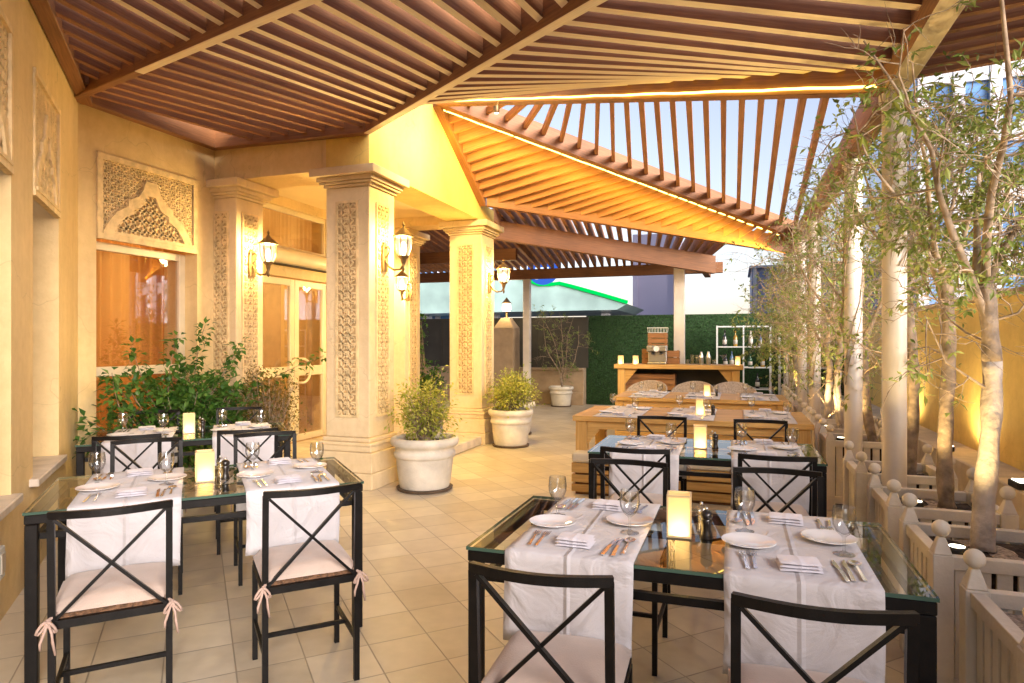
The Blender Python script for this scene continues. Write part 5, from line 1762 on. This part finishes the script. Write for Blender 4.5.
make_tree('planter_tree', 'leaning yellow-lit tree in the fifth planter, between the posts', (1.15, 6.45), 1.0, .042, (-.1, .1), 41, 2.3, 5, 4, 0, nb1=9, spread=.9)
make_tree('planter_tree', 'whitish thin trunk tree in the sixth planter', (1.0, 7.3), 1.0, .04, (0, .1), 53, 2.3, 3, 3, .6, nb1=6)
make_tree('planter_tree', 'thin tree in the seventh planter near the third post', (1.02, 8.15), .9, .04, (-.05, .0), 61, 2.2, 3, 3, .5, nb1=6)
make_tree('planter_tree', 'thin leafy tree in the eighth planter', (1.0, 9.25), .9, .04, (-.05, .0), 67, 2.2, 4, 4, .4, keep=.9)
make_tree('planter_tree', 'thin leafy tree in the tenth planter near the shelf', (.95, 10.95), .8, .035, (-.1, .0), 71, 2.1, 4, 5, 0, keep=1.0, L=.085, W=.03)
make_tree('potted_tree', 'small bare multi-branched tree in the small white pot by the low wall', (-3.76, 14.35), .35, .03, (.03, 0), 83, 1.8, 5, 1, 0, base_z=.42, spread=.6, grp=None, keep=.5, L=.05, W=.02, nb1=6, nb2=4)

# vine along the posts and eave
def vine(lab, x, y, z0, z1, seed, n):
    r_ = random.Random(seed)
    t = thing('climbing_vine', lab, 'vine', (x, y, z0), 0, 'vines climbing the pergola posts')
    st_, lf = MB(), MB()
    for k in range(7):
        a = r_.uniform(0, 6); pts = []
        zz = 0
        for i in range(12):
            zz = (z1 - z0) * i / 11
            a += r_.uniform(.1, .7)
            rr = .075 + .16 * max(0, noise.noise(Vector((i * .5, k, seed))))
            pts.append((rr * math.cos(a), rr * math.sin(a), zz))
        st_.tube(pts, .004, 4, False)
        for i in range(n):
            j = r_.randrange(0, 12); p = Vector(pts[j]) + Vector((r_.gauss(0, .07), r_.gauss(0, .07), r_.gauss(0, .07)))
            lf.leaf(p, (r_.uniform(-1, 1), r_.uniform(-1, 1), r_.uniform(-1, .3)), (r_.uniform(-.5, .5), r_.uniform(-.5, .5), 1), r_.uniform(.05, .095), r_.uniform(.016, .028))
    for k in range(10):
        p = Vector((r_.uniform(-.1, .25), r_.uniform(-.4, .4), z1 - z0 + r_.uniform(-.2, .25))); q = [p]
        d = Vector((r_.uniform(-.5, .5), r_.uniform(-.6, .6), r_.uniform(-.2, .4)))
        for i in range(6):
            d = d + Vector((r_.uniform(-.3, .3), r_.uniform(-.3, .3), -.22)); q.append(q[-1] + d.normalized() * .10)
        st_.tube(q, .003, 4, False)
        for v in q:
            for j in range(4):
                lf.leaf(v, (r_.uniform(-1, 1), r_.uniform(-1, 1), r_.uniform(-1, .2)), (r_.uniform(-.5, .5), r_.uniform(-.5, .5), 1), r_.uniform(.06, .11), r_.uniform(.015, .026))
    st_.build('stems', M['twig'], t); lf.build('foliage', M['leaf_vine'], t)
vine('wispy green vine on the nearest visible pergola post', .93, 4.49, 1.9, 2.95, 1, 7)
vine('leafy vine on the second pergola post', .91, 5.94, 1.1, 2.95, 2, 60)
vine('leafy vine on the third pergola post', .91, 8.70, .9, 2.9, 3, 60)
vine('leafy vine on the far posts by the shelf', .88, 11.9, .7, 2.7, 4, 30)

# uplights standing in the planters
def make_up():
    t = thing('planter_uplight', 'x', 'uplight')
    b = MB(); b.lathe([(.03, 0), (.035, .01), (.038, .06), (.03, .065)], (0, 0, 0), 14); b.build('housing', M['rubber'], t, smooth=True, smooth_angle=50)
    b = MB(); b.lathe([(.029, .066), (.0001, .0665)], (0, 0, 0), 14); b.build('lens', M['lens'], t)
    lamp('up_light', 'SPOT', (0, 0, .075), UP_W, (1.0, .70, .30), t, .03, aim((.10, 0.12, 1)), 100, .7)
    return t
UP_W = 9.0
UPP = Proto(make_up())
for i, dx, dy in ((1, -.17, -.17), (2, -.13, -.17), (3, -.15, -.17), (4, -.15, -.17), (5, -.15, -.17), (6, -.15, -.17), (7, -.15, -.17), (9, -.15, -.17)):
    UPP.put(f'small lit uplight in the soil of the {ORD[i]} planter', (1.015 + dx, PY[i] + dy, .553), 0, 'uplights in the planters')

def make_fill_wash():  # ledge lights added only to brighten the ochre wall
    t = thing('added_wall_washer', 'x', 'fill light')
    b = MB(); b.box(-.05, .05, -.09, .09, 0, .05); b.build('housing', M['rubber'], t, bevel=.006)
    b = MB(); b.box(-.03, .045, -.075, .075, .051, .056); b.build('lens', M['lens'], t)
    lamp('fill_wash_light', 'SPOT', (0, 0, .075), 6, (1.0, .74, .32), t, .05, aim((.5, 0, 1)), 150, .8)
    return t
WSP = Proto(make_fill_wash())
for lab, y in (('small added fill light on the ledge beside the whitewashed tree', 3.9), ('small added fill light on the ledge behind the nearest post', 5.8), ('small added fill light on the ledge behind the sixth planter', 7.6), ('small added fill light on the far end of the ledge', 10.0)):
    WSP.put(lab, (2.00, y, .362), 0, 'added fill lights on the ledge')

# room light behind curtains (lit window and door)
lamp('room_light', 'POINT', (-7.6, 4.7, 1.7), 36, (1.0, .72, .38), None, .3)
lamp('room_light', 'POINT', (-7.0, 7.6, 2.4), 22, (1.0, .74, .40), None, .25)
